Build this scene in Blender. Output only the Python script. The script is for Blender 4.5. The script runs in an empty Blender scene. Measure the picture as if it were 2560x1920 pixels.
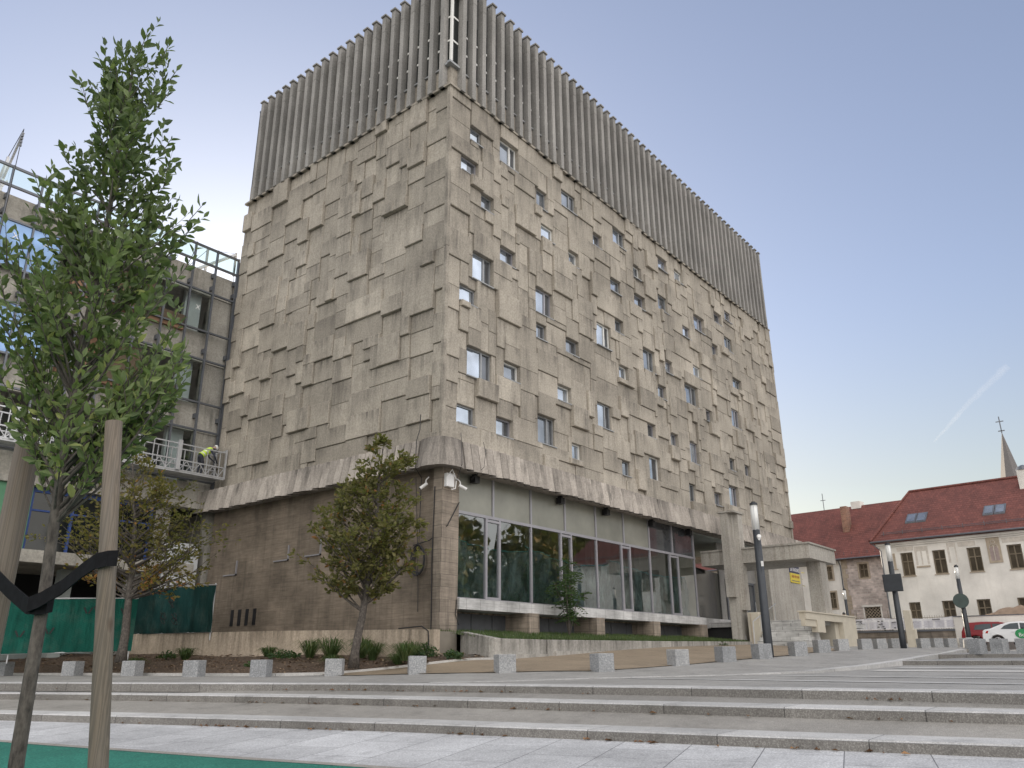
import bpy, bmesh, math, random
import numpy as np
from mathutils import Vector, Matrix

R = math.radians
SC = bpy.context.scene
COL = SC.collection
rnd = random.Random(7)

# ------------------------------------------------------------------ camera, sky, sun, exposure
CAM = Vector((-20.1295, -19.4628, 1.6))
YAW, PITCH, ROLL = R(38.78), R(19.173), R(-0.314)
fw = Vector((math.cos(YAW) * math.cos(PITCH), math.sin(YAW) * math.cos(PITCH), math.sin(PITCH)))
rt = Vector((math.sin(YAW), -math.cos(YAW), 0))
up = rt.cross(fw)
rt2 = math.cos(ROLL) * rt + math.sin(ROLL) * up
up2 = -math.sin(ROLL) * rt + math.cos(ROLL) * up
cd = bpy.data.cameras.new('camera')
cam = bpy.data.objects.new('camera', cd)
COL.objects.link(cam)
cam.matrix_world = Matrix(((rt2.x, up2.x, -fw.x, CAM.x), (rt2.y, up2.y, -fw.y, CAM.y), (rt2.z, up2.z, -fw.z, CAM.z), (0, 0, 0, 1)))
cd.sensor_width = 36
cd.lens = 1986.4 / 2560 * 36
cd.clip_start, cd.clip_end = 0.1, 5000
SC.camera = cam

SUN_AZ, SUN_EL = R(57), R(13)
w = bpy.data.worlds.new('World')
SC.world = w
w.use_nodes = True
wn = w.node_tree
for n in list(wn.nodes): wn.nodes.remove(n)
sky = wn.nodes.new('ShaderNodeTexSky')
sky.sky_type = 'NISHITA'
sky.sun_disc = False
sky.sun_elevation = SUN_EL
sky.sun_rotation = R(90) - SUN_AZ
sky.air_density = 1.0
sky.dust_density = 1.3
sky.ozone_density = 4.0
bg = wn.nodes.new('ShaderNodeBackground')
bg.inputs['Strength'].default_value = 0.15
wo = wn.nodes.new('ShaderNodeOutputWorld')
gm = wn.nodes.new('ShaderNodeGamma'); gm.inputs[1].default_value = 0.7
hs = wn.nodes.new('ShaderNodeHueSaturation'); hs.inputs['Saturation'].default_value = 0.78; hs.inputs['Hue'].default_value = 0.515; hs.inputs['Value'].default_value = 1.0
wn.links.new(sky.outputs[0], gm.inputs[0])
# milky warm band of haze low over the horizon
sz_ = wn.nodes.new('ShaderNodeSeparateXYZ'); tc0 = wn.nodes.new('ShaderNodeTexCoord'); wn.links.new(tc0.outputs['Generated'], sz_.inputs[0])
hz_ = wn.nodes.new('ShaderNodeMapRange'); hz_.interpolation_type = 'SMOOTHSTEP'; hz_.inputs['From Min'].default_value = 0.42; hz_.inputs['From Max'].default_value = 0.0
wn.links.new(sz_.outputs[2], hz_.inputs['Value'])
hm_ = wn.nodes.new('ShaderNodeMix'); hm_.data_type = 'RGBA'; hm_.blend_type = 'MULTIPLY'; hm_.inputs[7].default_value = (1.36, 1.03, 0.66, 1)
wn.links.new(hz_.outputs[0], hm_.inputs[0]); wn.links.new(gm.outputs[0], hm_.inputs[6])
wn.links.new(hm_.outputs[2], hs.inputs['Color'])
# bright cloud bank added behind the camera to fill the shaded facades with light
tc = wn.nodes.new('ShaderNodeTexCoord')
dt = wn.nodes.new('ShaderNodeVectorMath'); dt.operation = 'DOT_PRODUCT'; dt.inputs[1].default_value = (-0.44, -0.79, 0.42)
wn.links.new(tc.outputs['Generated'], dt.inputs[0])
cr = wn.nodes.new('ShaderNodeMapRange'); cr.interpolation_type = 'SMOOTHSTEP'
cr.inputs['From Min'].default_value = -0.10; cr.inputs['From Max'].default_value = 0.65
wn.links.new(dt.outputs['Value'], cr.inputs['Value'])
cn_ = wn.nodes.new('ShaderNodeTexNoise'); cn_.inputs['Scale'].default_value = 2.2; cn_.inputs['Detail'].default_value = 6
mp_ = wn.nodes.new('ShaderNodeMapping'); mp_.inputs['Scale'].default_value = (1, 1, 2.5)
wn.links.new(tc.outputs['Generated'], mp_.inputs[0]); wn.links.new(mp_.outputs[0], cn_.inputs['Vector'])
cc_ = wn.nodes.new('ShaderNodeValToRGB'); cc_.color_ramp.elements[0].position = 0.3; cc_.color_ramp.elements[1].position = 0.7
FILL_CLOUD = 8.0
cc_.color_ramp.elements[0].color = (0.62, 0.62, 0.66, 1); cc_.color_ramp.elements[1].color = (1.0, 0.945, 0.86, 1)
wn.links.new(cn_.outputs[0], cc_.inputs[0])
cs_ = wn.nodes.new('ShaderNodeVectorMath'); cs_.operation = 'SCALE'; cs_.inputs['Scale'].default_value = FILL_CLOUD
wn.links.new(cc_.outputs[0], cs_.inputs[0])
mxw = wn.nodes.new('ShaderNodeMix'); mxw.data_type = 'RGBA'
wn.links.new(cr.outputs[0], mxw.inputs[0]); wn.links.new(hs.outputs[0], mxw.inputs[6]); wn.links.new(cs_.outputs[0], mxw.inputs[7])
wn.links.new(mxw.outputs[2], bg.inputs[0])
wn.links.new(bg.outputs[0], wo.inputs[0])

sl = bpy.data.lights.new('sun', 'SUN')
sl.energy = 3.5
sl.angle = R(0.5)
sl.color = (1, 0.86, 0.68)
sun = bpy.data.objects.new('sun', sl)
COL.objects.link(sun)
sd = Vector((math.cos(SUN_AZ) * math.cos(SUN_EL), math.sin(SUN_AZ) * math.cos(SUN_EL), math.sin(SUN_EL)))
sun.rotation_euler = sd.to_track_quat('Z', 'Y').to_euler()
sun.location = (0, 0, 60)

SC.view_settings.view_transform = 'Standard'
SC.view_settings.look = 'None'
SC.view_settings.exposure = 1.0
SC.view_settings.gamma = 1
SC.view_settings.use_curve_mapping = False

# ------------------------------------------------------------------ mesh helpers
class MB:
    def __init__(s):
        s.v, s.f, s.t, s.uv, s.m = [], [], [], [], []
        s.tint = 0.5
        s.mi = 0
    def face(s, idx, uv=None):
        s.f.append(tuple(idx)); s.t.append(s.tint); s.uv.append(uv); s.m.append(s.mi)
    def poly(s, pts, uv=None):
        b = len(s.v); s.v += [tuple(p) for p in pts]
        s.face(range(b, b + len(pts)), uv)
    def hexa(s, c):
        b = len(s.v); s.v += [tuple(p) for p in c]
        for q in ((0, 3, 2, 1), (4, 5, 6, 7), (0, 1, 5, 4), (1, 2, 6, 5), (2, 3, 7, 6), (3, 0, 4, 7)):
            s.face([b + i for i in q])
    def box(s, x0, x1, y0, y1, z0, z1):
        x0, x1 = min(x0, x1), max(x0, x1); y0, y1 = min(y0, y1), max(y0, y1); z0, z1 = min(z0, z1), max(z0, z1)
        s.hexa(((x0, y0, z0), (x1, y0, z0), (x1, y1, z0), (x0, y1, z0), (x0, y0, z1), (x1, y0, z1), (x1, y1, z1), (x0, y1, z1)))
    def bar(s, a, b, wx, wy=None, upv=(0, 0, 1)):
        a, b = Vector(a), Vector(b); wy = wy or wx
        d = (b - a).normalized(); u = Vector(upv)
        if abs(d.dot(u)) > 0.95: u = Vector((1, 0, 0))
        x = d.cross(u).normalized() * wx / 2; y = x.cross(d).normalized() * wy / 2
        s.hexa((a - x - y, a + x - y, a + x + y, a - x + y, b - x - y, b + x - y, b + x + y, b - x + y))
    def prism(s, pts, z0, z1):
        n = len(pts); b = len(s.v)
        s.v += [(p[0], p[1], z0) for p in pts] + [(p[0], p[1], z1) for p in pts]
        s.face([b + i for i in reversed(range(n))]); s.face([b + n + i for i in range(n)])
        for i in range(n):
            j = (i + 1) % n; s.face((b + i, b + j, b + n + j, b + n + i))
    def extr(s, pts, vec):
        n = len(pts); b = len(s.v); vec = Vector(vec)
        s.v += [tuple(p) for p in pts] + [tuple(Vector(p) + vec) for p in pts]
        s.face([b + i for i in reversed(range(n))]); s.face([b + n + i for i in range(n)])
        for i in range(n):
            j = (i + 1) % n; s.face((b + i, b + j, b + n + j, b + n + i))
    def tube(s, path, rad, n=8, cap=True):
        path = [Vector(p) for p in path]
        if not hasattr(rad, '__len__'): rad = [rad] * len(path)
        rings = []; ref = None
        for i, p in enumerate(path):
            d = (path[min(i + 1, len(path) - 1)] - path[max(i - 1, 0)])
            d = d.normalized() if d.length > 1e-9 else Vector((0, 0, 1))
            if ref is None: ref = Vector((1, 0, 0)) if abs(d.x) < 0.9 else Vector((0, 1, 0))
            x = (ref - d * ref.dot(d)).normalized(); ref = x; y = d.cross(x)
            b = len(s.v)
            s.v += [tuple(p + (x * math.cos(2 * math.pi * k / n) + y * math.sin(2 * math.pi * k / n)) * rad[i]) for k in range(n)]
            rings.append(b)
        for a, b in zip(rings, rings[1:]):
            for k in range(n):
                j = (k + 1) % n; s.face((a + k, a + j, b + j, b + k))
        if cap:
            s.face([rings[0] + k for k in reversed(range(n))]); s.face([rings[-1] + k for k in range(n)])
    def cyl(s, c, r0, r1, z0, z1, n=16):
        s.tube([(c[0], c[1], z0), (c[0], c[1], z1)], [r0, r1], n)
    def strip(s, A, B, ns=1, f=None):
        """sheet between two equally long polylines, uv = metres"""
        n = len(A); b = len(s.v); L = [0]
        for i in range(1, n): L.append(L[-1] + (Vector(A[i]) - Vector(A[i - 1])).length)
        uvs = []
        for i in range(n):
            a, c = Vector(A[i]), Vector(B[i]); ln = (c - a).length
            for k in range(ns + 1):
                p = a.lerp(c, k / ns)
                if f: p.z = f(p.x, p.y)
                s.v.append(tuple(p)); uvs.append((L[i], ln * k / ns))
        for i in range(n - 1):
            for k in range(ns):
                q = (i * (ns + 1) + k, (i + 1) * (ns + 1) + k, (i + 1) * (ns + 1) + k + 1, i * (ns + 1) + k + 1)
                s.face([b + j for j in q], [uvs[j] for j in q])
    def build(s, name, mat, parent=None, smooth=False, bevel=0):
        me = bpy.data.meshes.new(name)
        off = parent_loc(parent) if parent else Vector((0, 0, 0))
        me.from_pydata([(a - off.x, b - off.y, c - off.z) for a, b, c in s.v], [], s.f)
        mats = mat if isinstance(mat, (list, tuple)) else [mat]
        for m in mats: me.materials.append(m)
        if len(mats) > 1: me.polygons.foreach_set('material_index', s.m)
        at = me.attributes.new('tint', 'FLOAT', 'FACE'); at.data.foreach_set('value', s.t)
        if any(u is not None for u in s.uv):
            ul = me.uv_layers.new(name='metres'); flat = []
            for fc, u in zip(s.f, s.uv): flat += list(u) if u is not None else [(0, 9)] * len(fc)
            ul.data.foreach_set('uv', [c for p in flat for c in p])
        if smooth: me.polygons.foreach_set('use_smooth', [True] * len(me.polygons))
        me.update()
        o = bpy.data.objects.new(name, me); COL.objects.link(o)
        if parent: o.parent = parent
        if bevel:
            b = o.modifiers.new('bevel', 'BEVEL'); b.width = bevel; b.segments = 2; b.limit_method = 'ANGLE'
        return o

def parent_loc(p):
    v = Vector(p.location)
    while p.parent: p = p.parent; v += Vector(p.location)
    return v
def tag(o, label=None, cat=None, group=None, kind=None):
    if label: o['label'] = label
    if cat: o['category'] = cat
    if group: o['group'] = group
    if kind: o['kind'] = kind
    return o
def thing(name, label, cat, loc=(0, 0, 0), group=None):
    o = bpy.data.objects.new(name, None); COL.objects.link(o); o.location = loc; o.empty_display_size = 0.2
    return tag(o, label, cat, group)
def dup(root, loc, rz=0, label=None, group=None, sc=1):
    def cp(o, par):
        c = o.copy(); COL.objects.link(c)
        if par: c.parent = par
        for ch in [k for k in COL.objects if k.parent == o]: cp(ch, c)
        return c
    r = cp(root, None); r.location = loc; r.rotation_euler = (0, 0, rz); r.scale = (sc, sc, sc)
    if label: r['label'] = label
    if group: r['group'] = group
    return r
def interp(x, xs, ys): return float(np.interp(x, xs, ys))

# ------------------------------------------------------------------ materials
def newmat(name):
    m = bpy.data.materials.new(name); m.use_nodes = True
    nt = m.node_tree; return m, nt, nt.nodes['Principled BSDF']
def nd(nt, typ, ins=None, **kw):
    n = nt.nodes.new(typ)
    for k, v in kw.items(): setattr(n, k, v)
    for k, v in (ins or {}).items():
        if hasattr(v, 'is_output'): nt.links.new(v, n.inputs[k])
        else: n.inputs[k].default_value = v
    return n
def mixc(nt, fac, a, b, mode='MIX'):
    n = nt.nodes.new('ShaderNodeMix'); n.data_type = 'RGBA'; n.blend_type = mode; n.clamp_factor = True
    for k, v in ((0, fac), (6, a), (7, b)):
        if hasattr(v, 'is_output'): nt.links.new(v, n.inputs[k])
        elif k == 0: n.inputs[0].default_value = v
        else: n.inputs[k].default_value = (*v, 1) if len(v) == 3 else v
    return n.outputs[2]
def ramp(nt, fac, stops):
    n = nt.nodes.new('ShaderNodeValToRGB'); nt.links.new(fac, n.inputs[0])
    el = n.color_ramp.elements
    while len(el) < len(stops): el.new(0.5)
    for e, (p, c) in zip(el, stops):
        e.position = p; e.color = (*c, 1) if hasattr(c, '__len__') else (c, c, c, 1)
    return n.outputs[0]
def coords(nt, scale=(1, 1, 1), kind='Object'):
    tc = nt.nodes.new('ShaderNodeTexCoord')
    if kind == 'World':
        g = nt.nodes.new('ShaderNodeNewGeometry'); src = g.outputs['Position']
    else: src = tc.outputs[kind]
    mp = nd(nt, 'ShaderNodeMapping', {'Vector': src}); mp.inputs['Scale'].default_value = scale
    return mp.outputs[0]
def noise(nt, vec, scale, detail=4, rough=0.55, out='Fac'):
    return nd(nt, 'ShaderNodeTexNoise', {'Vector': vec, 'Scale': scale, 'Detail': detail, 'Roughness': rough}).outputs[out]
def mth(nt, op, a, b=0.0):
    n = nt.nodes.new('ShaderNodeMath'); n.operation = op
    for i, v in enumerate((a, b)):
        if hasattr(v, 'is_output'): nt.links.new(v, n.inputs[i])
        else: n.inputs[i].default_value = v
    return n.outputs[0]
def bump(nt, p, h, strength=0.3, dist=0.02):
    b = nd(nt, 'ShaderNodeBump', {'Height': h, 'Strength': strength, 'Distance': dist})
    nt.links.new(b.outputs[0], p.inputs['Normal'])
def scale_col(c, k): return tuple(min(1, x * k) for x in c)

def plain(name, col, rough=0.6, metal=0, var=0.15, scale=4, spec=0.5):
    m, nt, p = newmat(name)
    v = noise(nt, coords(nt), scale)
    c = ramp(nt, v, [(0.3, scale_col(col, 1 - var)), (0.7, scale_col(col, 1 + var))])
    nt.links.new(c, p.inputs['Base Color']); p.inputs['Roughness'].default_value = rough; p.inputs['Metallic'].default_value = metal
    p.inputs['Specular IOR Level'].default_value = spec
    return m
def concrete(name, col, stain=(0.06, 0.055, 0.05), streak=0.5, tint=0.2, speck=0.25, big=0.35, rough=0.85, sz=(2.2, 2.2, 0.22), board=False, runs=0.0, topz=None):
    m, nt, p = newmat(name)
    W = coords(nt)
    at = nd(nt, 'ShaderNodeAttribute', attribute_name='tint').outputs['Fac']
    c = mixc(nt, at, scale_col(col, 1 - tint), scale_col(col, 1 + tint))
    b = ramp(nt, noise(nt, W, big, 5), [(0.3, 0.72), (0.68, 1.12)])
    c = mixc(nt, 1.0, c, b, 'MULTIPLY')
    s = ramp(nt, noise(nt, coords(nt, sz), 1.6, 6, 0.65), [(0.48, 0.0), (0.75, 1.0)])
    s2 = ramp(nt, noise(nt, W, 0.55, 3), [(0.35, 0.15), (0.65, 1.0)])
    c = mixc(nt, mth(nt, 'MULTIPLY', mth(nt, 'MULTIPLY', s, s2), streak), c, stain)
    if topz is not None:      # drips running down from the wall top
        vz = nd(nt, 'ShaderNodeSeparateXYZ', {0: W}).outputs[2]
        fall = ramp(nt, mth(nt, 'SUBTRACT', topz, vz), [(0.0, 1.0), (0.12, 0.75), (0.8, 0.0)])
        r1 = ramp(nt, noise(nt, coords(nt, (2.4, 2.4, 0.12)), 1.5, 6, 0.75), [(0.42, 0.0), (0.66, 1.0)])
        c = mixc(nt, mth(nt, 'MULTIPLY', mth(nt, 'MULTIPLY', fall, r1), 0.9), c, scale_col(stain, 0.8))
    if runs:      # dirt washed down from the ledge above each slab
        vv = nd(nt, 'ShaderNodeSeparateXYZ', {0: nt.nodes.new('ShaderNodeTexCoord').outputs['UV']}).outputs[1]
        fall = ramp(nt, mth(nt, 'MULTIPLY', vv, 1.0), [(0.0, 1.0), (0.75, 0.0)])
        r1 = ramp(nt, noise(nt, coords(nt, (4.5, 4.5, 0.12)), 1.5, 5, 0.7), [(0.40, 0.0), (0.66, 1.0)])
        r2 = ramp(nt, noise(nt, W, 0.9, 2), [(0.42, 0.0), (0.6, 1.0)])
        c = mixc(nt, mth(nt, 'MULTIPLY', mth(nt, 'MULTIPLY', fall, r1), mth(nt, 'MULTIPLY', r2, runs)), c, scale_col(stain, 0.8))
    f = ramp(nt, noise(nt, W, 14, 5, 0.75), [(0.3, 1 - speck), (0.7, 1 + speck)])
    c = mixc(nt, 1.0, c, f, 'MULTIPLY')
    nt.links.new(c, p.inputs['Base Color']); p.inputs['Roughness'].default_value = rough
    p.inputs['Specular IOR Level'].default_value = 0.25
    h = noise(nt, W, 16, 5, 0.7)
    if board:
        h = mth(nt, 'ADD', h, mth(nt, 'MULTIPLY', noise(nt, coords(nt, (9, 9, 0.3)), 2, 2), 1.2))
    bump(nt, p, h, 0.5, 0.02)
    return m
def granite(name, a, b, scale=55, joint=None, jw=0.006, jcol=(0.10, 0.10, 0.10), rough=0.7, tilt=0.0, offset=0.5, world=False):
    m, nt, p = newmat(name)
    W = coords(nt, kind='World')
    n1 = noise(nt, W, scale, 3, 0.8)
    c = ramp(nt, n1, [(0.34, scale_col(a, 0.72)), (0.5, a), (0.66, b)])
    c = mixc(nt, 1.0, c, ramp(nt, noise(nt, W, 0.7, 4), [(0.3, 0.82), (0.7, 1.1)]), 'MULTIPLY')
    n2 = ramp(nt, noise(nt, W, 7, 6, 0.7), [(0.25, 0.86), (0.7, 1.06)])
    c = mixc(nt, 1.0, c, n2, 'MULTIPLY')
    oi = nd(nt, 'ShaderNodeObjectInfo').outputs['Random']
    if not joint: c = mixc(nt, 1.0, c, ramp(nt, oi, [(0.0, (0.80, 0.80, 0.79)), (1.0, (1.06, 1.04, 1.0))]), 'MULTIPLY')
    gv = nd(nt, 'ShaderNodeTexVoronoi', {'Vector': W, 'Scale': 2.3}).outputs['Distance']
    c = mixc(nt, 1.0, c, ramp(nt, gv, [(0.03, 0.62), (0.06, 1.0)]), 'MULTIPLY')
    st = noise(nt, W, 1.9, 7, 0.72)
    c = mixc(nt, 1.0, c, ramp(nt, st, [(0.30, 0.74), (0.47, 1.0)]), 'MULTIPLY')
    h = n1
    if joint:
        tc = nt.nodes.new('ShaderNodeTexCoord')
        mp = nd(nt, 'ShaderNodeMapping', {'Vector': nt.nodes.new('ShaderNodeNewGeometry').outputs['Position'] if world else tc.outputs['UV']}); mp.inputs['Rotation'].default_value = (0, 0, tilt)
        br = nd(nt, 'ShaderNodeTexBrick', {'Vector': mp.outputs[0], 'Color1': (0.86, 0.86, 0.86, 1), 'Color2': (1.08, 1.08, 1.08, 1), 'Mortar': (0.35, 0.35, 0.36, 1),
             'Scale': 1.0, 'Mortar Size': jw, 'Mortar Smooth': 0.1, 'Bias': 0.0, 'Brick Width': joint[0], 'Row Height': joint[1]})
        br.offset = offset
        c = mixc(nt, 1.0, c, br.outputs['Color'], 'MULTIPLY')
        h = mth(nt, 'SUBTRACT', mth(nt, 'MULTIPLY', n1, 0.15), br.outputs['Fac'])
    nt.links.new(c, p.inputs['Base Color']); p.inputs['Roughness'].default_value = rough
    p.inputs['Specular IOR Level'].default_value = 0.35
    bump(nt, p, h, 0.35, 0.006)
    return m
def glossy_pane(name, col, rough=0.03, metal=0.6, wav=0.02):
    m, nt, p = newmat(name)
    W = coords(nt)
    c = mixc(nt, ramp(nt, noise(nt, W, 0.8, 2), [(0.35, 0.0), (0.7, 1.0)]), scale_col(col, 0.7), scale_col(col, 1.25))
    nt.links.new(c, p.inputs['Base Color']); p.inputs['Metallic'].default_value = metal; p.inputs['Roughness'].default_value = rough
    bump(nt, p, noise(nt, W, 0.9, 2), wav, 0.1)
    return m
def clear_glass(name, tint=(0.75, 0.85, 0.82), refl=0.12, rough=0.02, wav=0.03):
    m, nt, p = newmat(name); nt.nodes.remove(p)
    out = nt.nodes['Material Output']
    W = coords(nt)
    bp = nd(nt, 'ShaderNodeBump', {'Height': noise(nt, W, 0.7, 2), 'Strength': wav, 'Distance': 0.1})
    g = nd(nt, 'ShaderNodeBsdfGlossy', {'Roughness': rough, 'Color': (0.95, 0.97, 1, 1), 'Normal': bp.outputs[0]})
    t = nd(nt, 'ShaderNodeBsdfTransparent', {'Color': (*tint, 1)})
    fr = nd(nt, 'ShaderNodeFresnel', {'IOR': 1.52})
    fac = mth(nt, 'MAXIMUM', mth(nt, 'MULTIPLY', fr.outputs[0], 1.6), refl)
    mx = nd(nt, 'ShaderNodeMixShader', {0: fac, 1: t.outputs[0], 2: g.outputs[0]})
    nt.links.new(mx.outputs[0], out.inputs[0])
    return m
def leafmat(name, a, b, c3, trans=0.35):
    m, nt, p = newmat(name); out = nt.nodes['Material Output']
    at = nd(nt, 'ShaderNodeAttribute', attribute_name='tint').outputs['Fac']
    c = ramp(nt, at, [(0.0, a), (0.62, b), (0.8, b), (1.0, c3)])
    p.inputs['Roughness'].default_value = 0.55; p.inputs['Specular IOR Level'].default_value = 0.35
    nt.links.new(c, p.inputs['Base Color'])
    tr = nd(nt, 'ShaderNodeBsdfTranslucent', {'Color': mixc(nt, 0.35, c, (0.35, 0.5, 0.05))})
    mx = nd(nt, 'ShaderNodeMixShader', {0: trans, 1: p.outputs[0], 2: tr.outputs[0]})
    nt.links.new(mx.outputs[0], out.inputs[0])
    return m
def bark(name, a, b):
    m, nt, p = newmat(name)
    n1 = noise(nt, coords(nt, (1, 1, 0.35)), 38, 5, 0.7)
    n2 = noise(nt, coords(nt), 9, 4)
    c = mixc(nt, ramp(nt, n1, [(0.35, 0.0), (0.65, 1.0)]), a, b)
    c = mixc(nt, ramp(nt, n2, [(0.5, 0.0), (0.72, 0.8)]), c, scale_col(b, 1.4))
    nt.links.new(c, p.inputs['Base Color']); p.inputs['Roughness'].default_value = 0.9
    bump(nt, p, n1, 0.7, 0.01)
    return m
def wood(name, col):
    m, nt, p = newmat(name)
    V = coords(nt, (14, 14, 0.55))
    n1 = noise(nt, V, 2.2, 5, 0.6)
    wv = nd(nt, 'ShaderNodeTexWave', {'Vector': coords(nt, (11, 11, 0.25)), 'Scale': 2.2, 'Distortion': 14.0, 'Detail': 4.0, 'Detail Scale': 1.6}).outputs['Fac']
    c = mixc(nt, wv, scale_col(col, 0.72), scale_col(col, 1.15))
    c = mixc(nt, ramp(nt, n1, [(0.35, 0.0), (0.75, 0.6)]), c, (0.14, 0.127, 0.114))
    k = nd(nt, 'ShaderNodeTexVoronoi', {'Vector': coords(nt, (6, 6, 3.2)), 'Scale': 1.0}).outputs['Distance']
    c = mixc(nt, ramp(nt, k, [(0.07, 0.85), (0.16, 0.0)]), c, (0.07, 0.045, 0.03))
    nt.links.new(c, p.inputs['Base Color']); p.inputs['Roughness'].default_value = 0.8
    bump(nt, p, mth(nt, 'ADD', wv, n1), 0.25, 0.004)
    return m
def blocks(name, col, bw, bh, var=0.2, mortar=(0.1, 0.09, 0.08), axis='xz', stain=(0.05, 0.045, 0.04), streak=0.5, jw=0.012, rough=0.75):
    """block facing laid on a vertical wall"""
    m, nt, p = newmat(name)
    W = coords(nt)
    sx = nd(nt, 'ShaderNodeSeparateXYZ', {0: W})
    cx = nd(nt, 'ShaderNodeCombineXYZ', {0: mth(nt, 'ADD', sx.outputs[0], sx.outputs[1]), 1: sx.outputs[2]})
    br = nd(nt, 'ShaderNodeTexBrick', {'Vector': cx.outputs[0], 'Color1': (*scale_col(col, 1 - var), 1), 'Color2': (*scale_col(col, 1 + var), 1), 'Mortar': (*mortar, 1),
         'Scale': 1.0, 'Mortar Size': jw, 'Mortar Smooth': 0.2, 'Brick Width': bw, 'Row Height': bh})
    c = br.outputs['Color']
    c = mixc(nt, 1.0, c, ramp(nt, noise(nt, W, 0.7, 6, 0.65), [(0.30, 0.55), (0.68, 1.18)]), 'MULTIPLY')
    v = noise(nt, coords(nt, (1.2, 1.2, 16)), 1.0, 5, 0.7)
    c = mixc(nt, 1.0, c, ramp(nt, v, [(0.3, 0.72), (0.65, 1.1)]), 'MULTIPLY')
    s = ramp(nt, noise(nt, coords(nt, (2.5, 2.5, 0.2)), 1.4, 6, 0.7), [(0.5, 0.0), (0.78, 1.0)])
    c = mixc(nt, mth(nt, 'MULTIPLY', s, streak), c, stain)
    nt.links.new(c, p.inputs['Base Color']); p.inputs['Roughness'].default_value = rough
    p.inputs['Specular IOR Level'].default_value = 0.3
    bump(nt, p, mth(nt, 'SUBTRACT', mth(nt, 'MULTIPLY', v, 0.5), br.outputs['Fac']), 0.4, 0.012)
    return m

M = {}
M['panel'] = concrete('panel_concrete', (0.380, 0.346, 0.296), stain=(0.11, 0.10, 0.09), streak=0.85, tint=0.20, speck=0.28, sz=(1.8, 1.8, 0.22), runs=0.8)
M['fin'] = concrete('fin_concrete', (0.30, 0.292, 0.28), streak=0.5, tint=0.10)
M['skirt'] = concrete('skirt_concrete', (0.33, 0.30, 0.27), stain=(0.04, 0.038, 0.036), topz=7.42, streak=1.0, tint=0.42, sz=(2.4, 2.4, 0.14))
M['wing'] = concrete('raw_concrete', (0.40, 0.38, 0.34), stain=(0.08, 0.075, 0.07), streak=0.8, tint=0.15, big=0.8)
M['canopy'] = concrete('canopy_concrete', (0.42, 0.40, 0.365), stain=(0.10, 0.075, 0.05), streak=0.8, sz=(4, 4, 0.12))
M['rough_wall'] = concrete('render_wall', (0.50, 0.42, 0.335), stain=(0.09, 0.075, 0.055), streak=0.8, tint=0.05, sz=(3, 3, 0.2), topz=0.92)
M['planter'] = concrete('planter_concrete', (0.40, 0.385, 0.36), stain=(0.07, 0.07, 0.06), streak=0.9, sz=(1.5, 1.5, 0.5), topz=0.62)
M['travertine'] = blocks('travertine', (0.23, 0.19, 0.15), 1.25, 0.55, var=0.10, mortar=(0.15, 0.12, 0.10), jw=0.005, streak=0.6)
M['travertine_light'] = blocks('travertine_pillar', (0.33, 0.28, 0.23), 0.9, 0.42, var=0.14, mortar=(0.14, 0.12, 0.10), jw=0.007, streak=0.8)
M['marble'] = blocks('marble', (0.62, 0.62, 0.62), 0.75, 2.0, var=0.05, mortar=(0.25, 0.25, 0.25), streak=0.15, jw=0.008, rough=0.4)
M['stair'] = blocks('marble_stair', (0.56, 0.56, 0.55), 1.1, 0.5, var=0.08, mortar=(0.2, 0.2, 0.2), streak=0.3, rough=0.5)
M['alu'] = plain('aluminium', (0.36, 0.355, 0.385), 0.45, 0.4, 0.06)
M['alu_dark'] = plain('dark_aluminium', (0.13, 0.14, 0.16), 0.4, 0.4, 0.1)
M['white_frame'] = plain('white_frame', (0.72, 0.72, 0.70), 0.4, 0, 0.05)
M['sill'] = plain('sill_metal', (0.30, 0.31, 0.32), 0.45, 0.3)
M['dark'] = plain('dark_void', (0.018, 0.019, 0.02), 0.8)
M['room'] = plain('dim_interior', (0.30, 0.33, 0.32), 0.8, var=0.3, scale=0.6)
M['black'] = plain('black_plastic', (0.012, 0.012, 0.014), 0.5)
M['cable'] = plain('cable_rubber', (0.02, 0.02, 0.022), 0.6)
M['white'] = plain('white_plastic', (0.75, 0.75, 0.75), 0.35, var=0.04)
M['pane'] = glossy_pane('window_glass', (0.50, 0.56, 0.64), 0.03, 0.75)
M['pane_dark'] = glossy_pane('dark_window_glass', (0.16, 0.17, 0.185), 0.05, 0.6)
M['film'] = glossy_pane('blue_film_glass', (0.24, 0.39, 0.66), 0.16, 0.15)
M['fin_wall'] = concrete('shaded_concrete', (0.11, 0.11, 0.108), streak=0.6, tint=0.1)  # dark copy of the fin concrete, shade between fins put into the colour
M['pane_mid'] = glossy_pane('grey_window_glass', (0.27, 0.30, 0.34), 0.04, 0.7)
M['slot'] = glossy_pane('slot_glass', (0.012, 0.016, 0.017), 0.08, 0.1)
M['glass'] = clear_glass('shop_glass', (0.72, 0.80, 0.79), refl=0.24)
M['glass_clear'] = clear_glass('clear_glass', (0.86, 0.95, 0.93), 0.08)
M['glass_rail'] = clear_glass('rail_glass', (0.80, 0.93, 0.91), 0.05)
M['steel'] = plain('galvanised_steel', (0.52, 0.53, 0.55), 0.45, 0.5, 0.1)
M['lamp_pole'] = plain('anthracite_pole', (0.035, 0.040, 0.048), 0.45, 0.3)
M['granite'] = granite('granite_block', (0.31, 0.325, 0.35), (0.50, 0.515, 0.54), 30)
M['nosing'] = granite('granite_kerb', (0.46, 0.46, 0.46), (0.64, 0.64, 0.64), 60, joint=(1.9, 3.0), jw=0.008)
M['riser'] = granite('dirty_shaded_riser', (0.20, 0.19, 0.178), (0.34, 0.33, 0.31), 45, joint=(1.9, 3.0), jw=0.008)  # dirty risers, with the shade of upright faces also put into the colour
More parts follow.
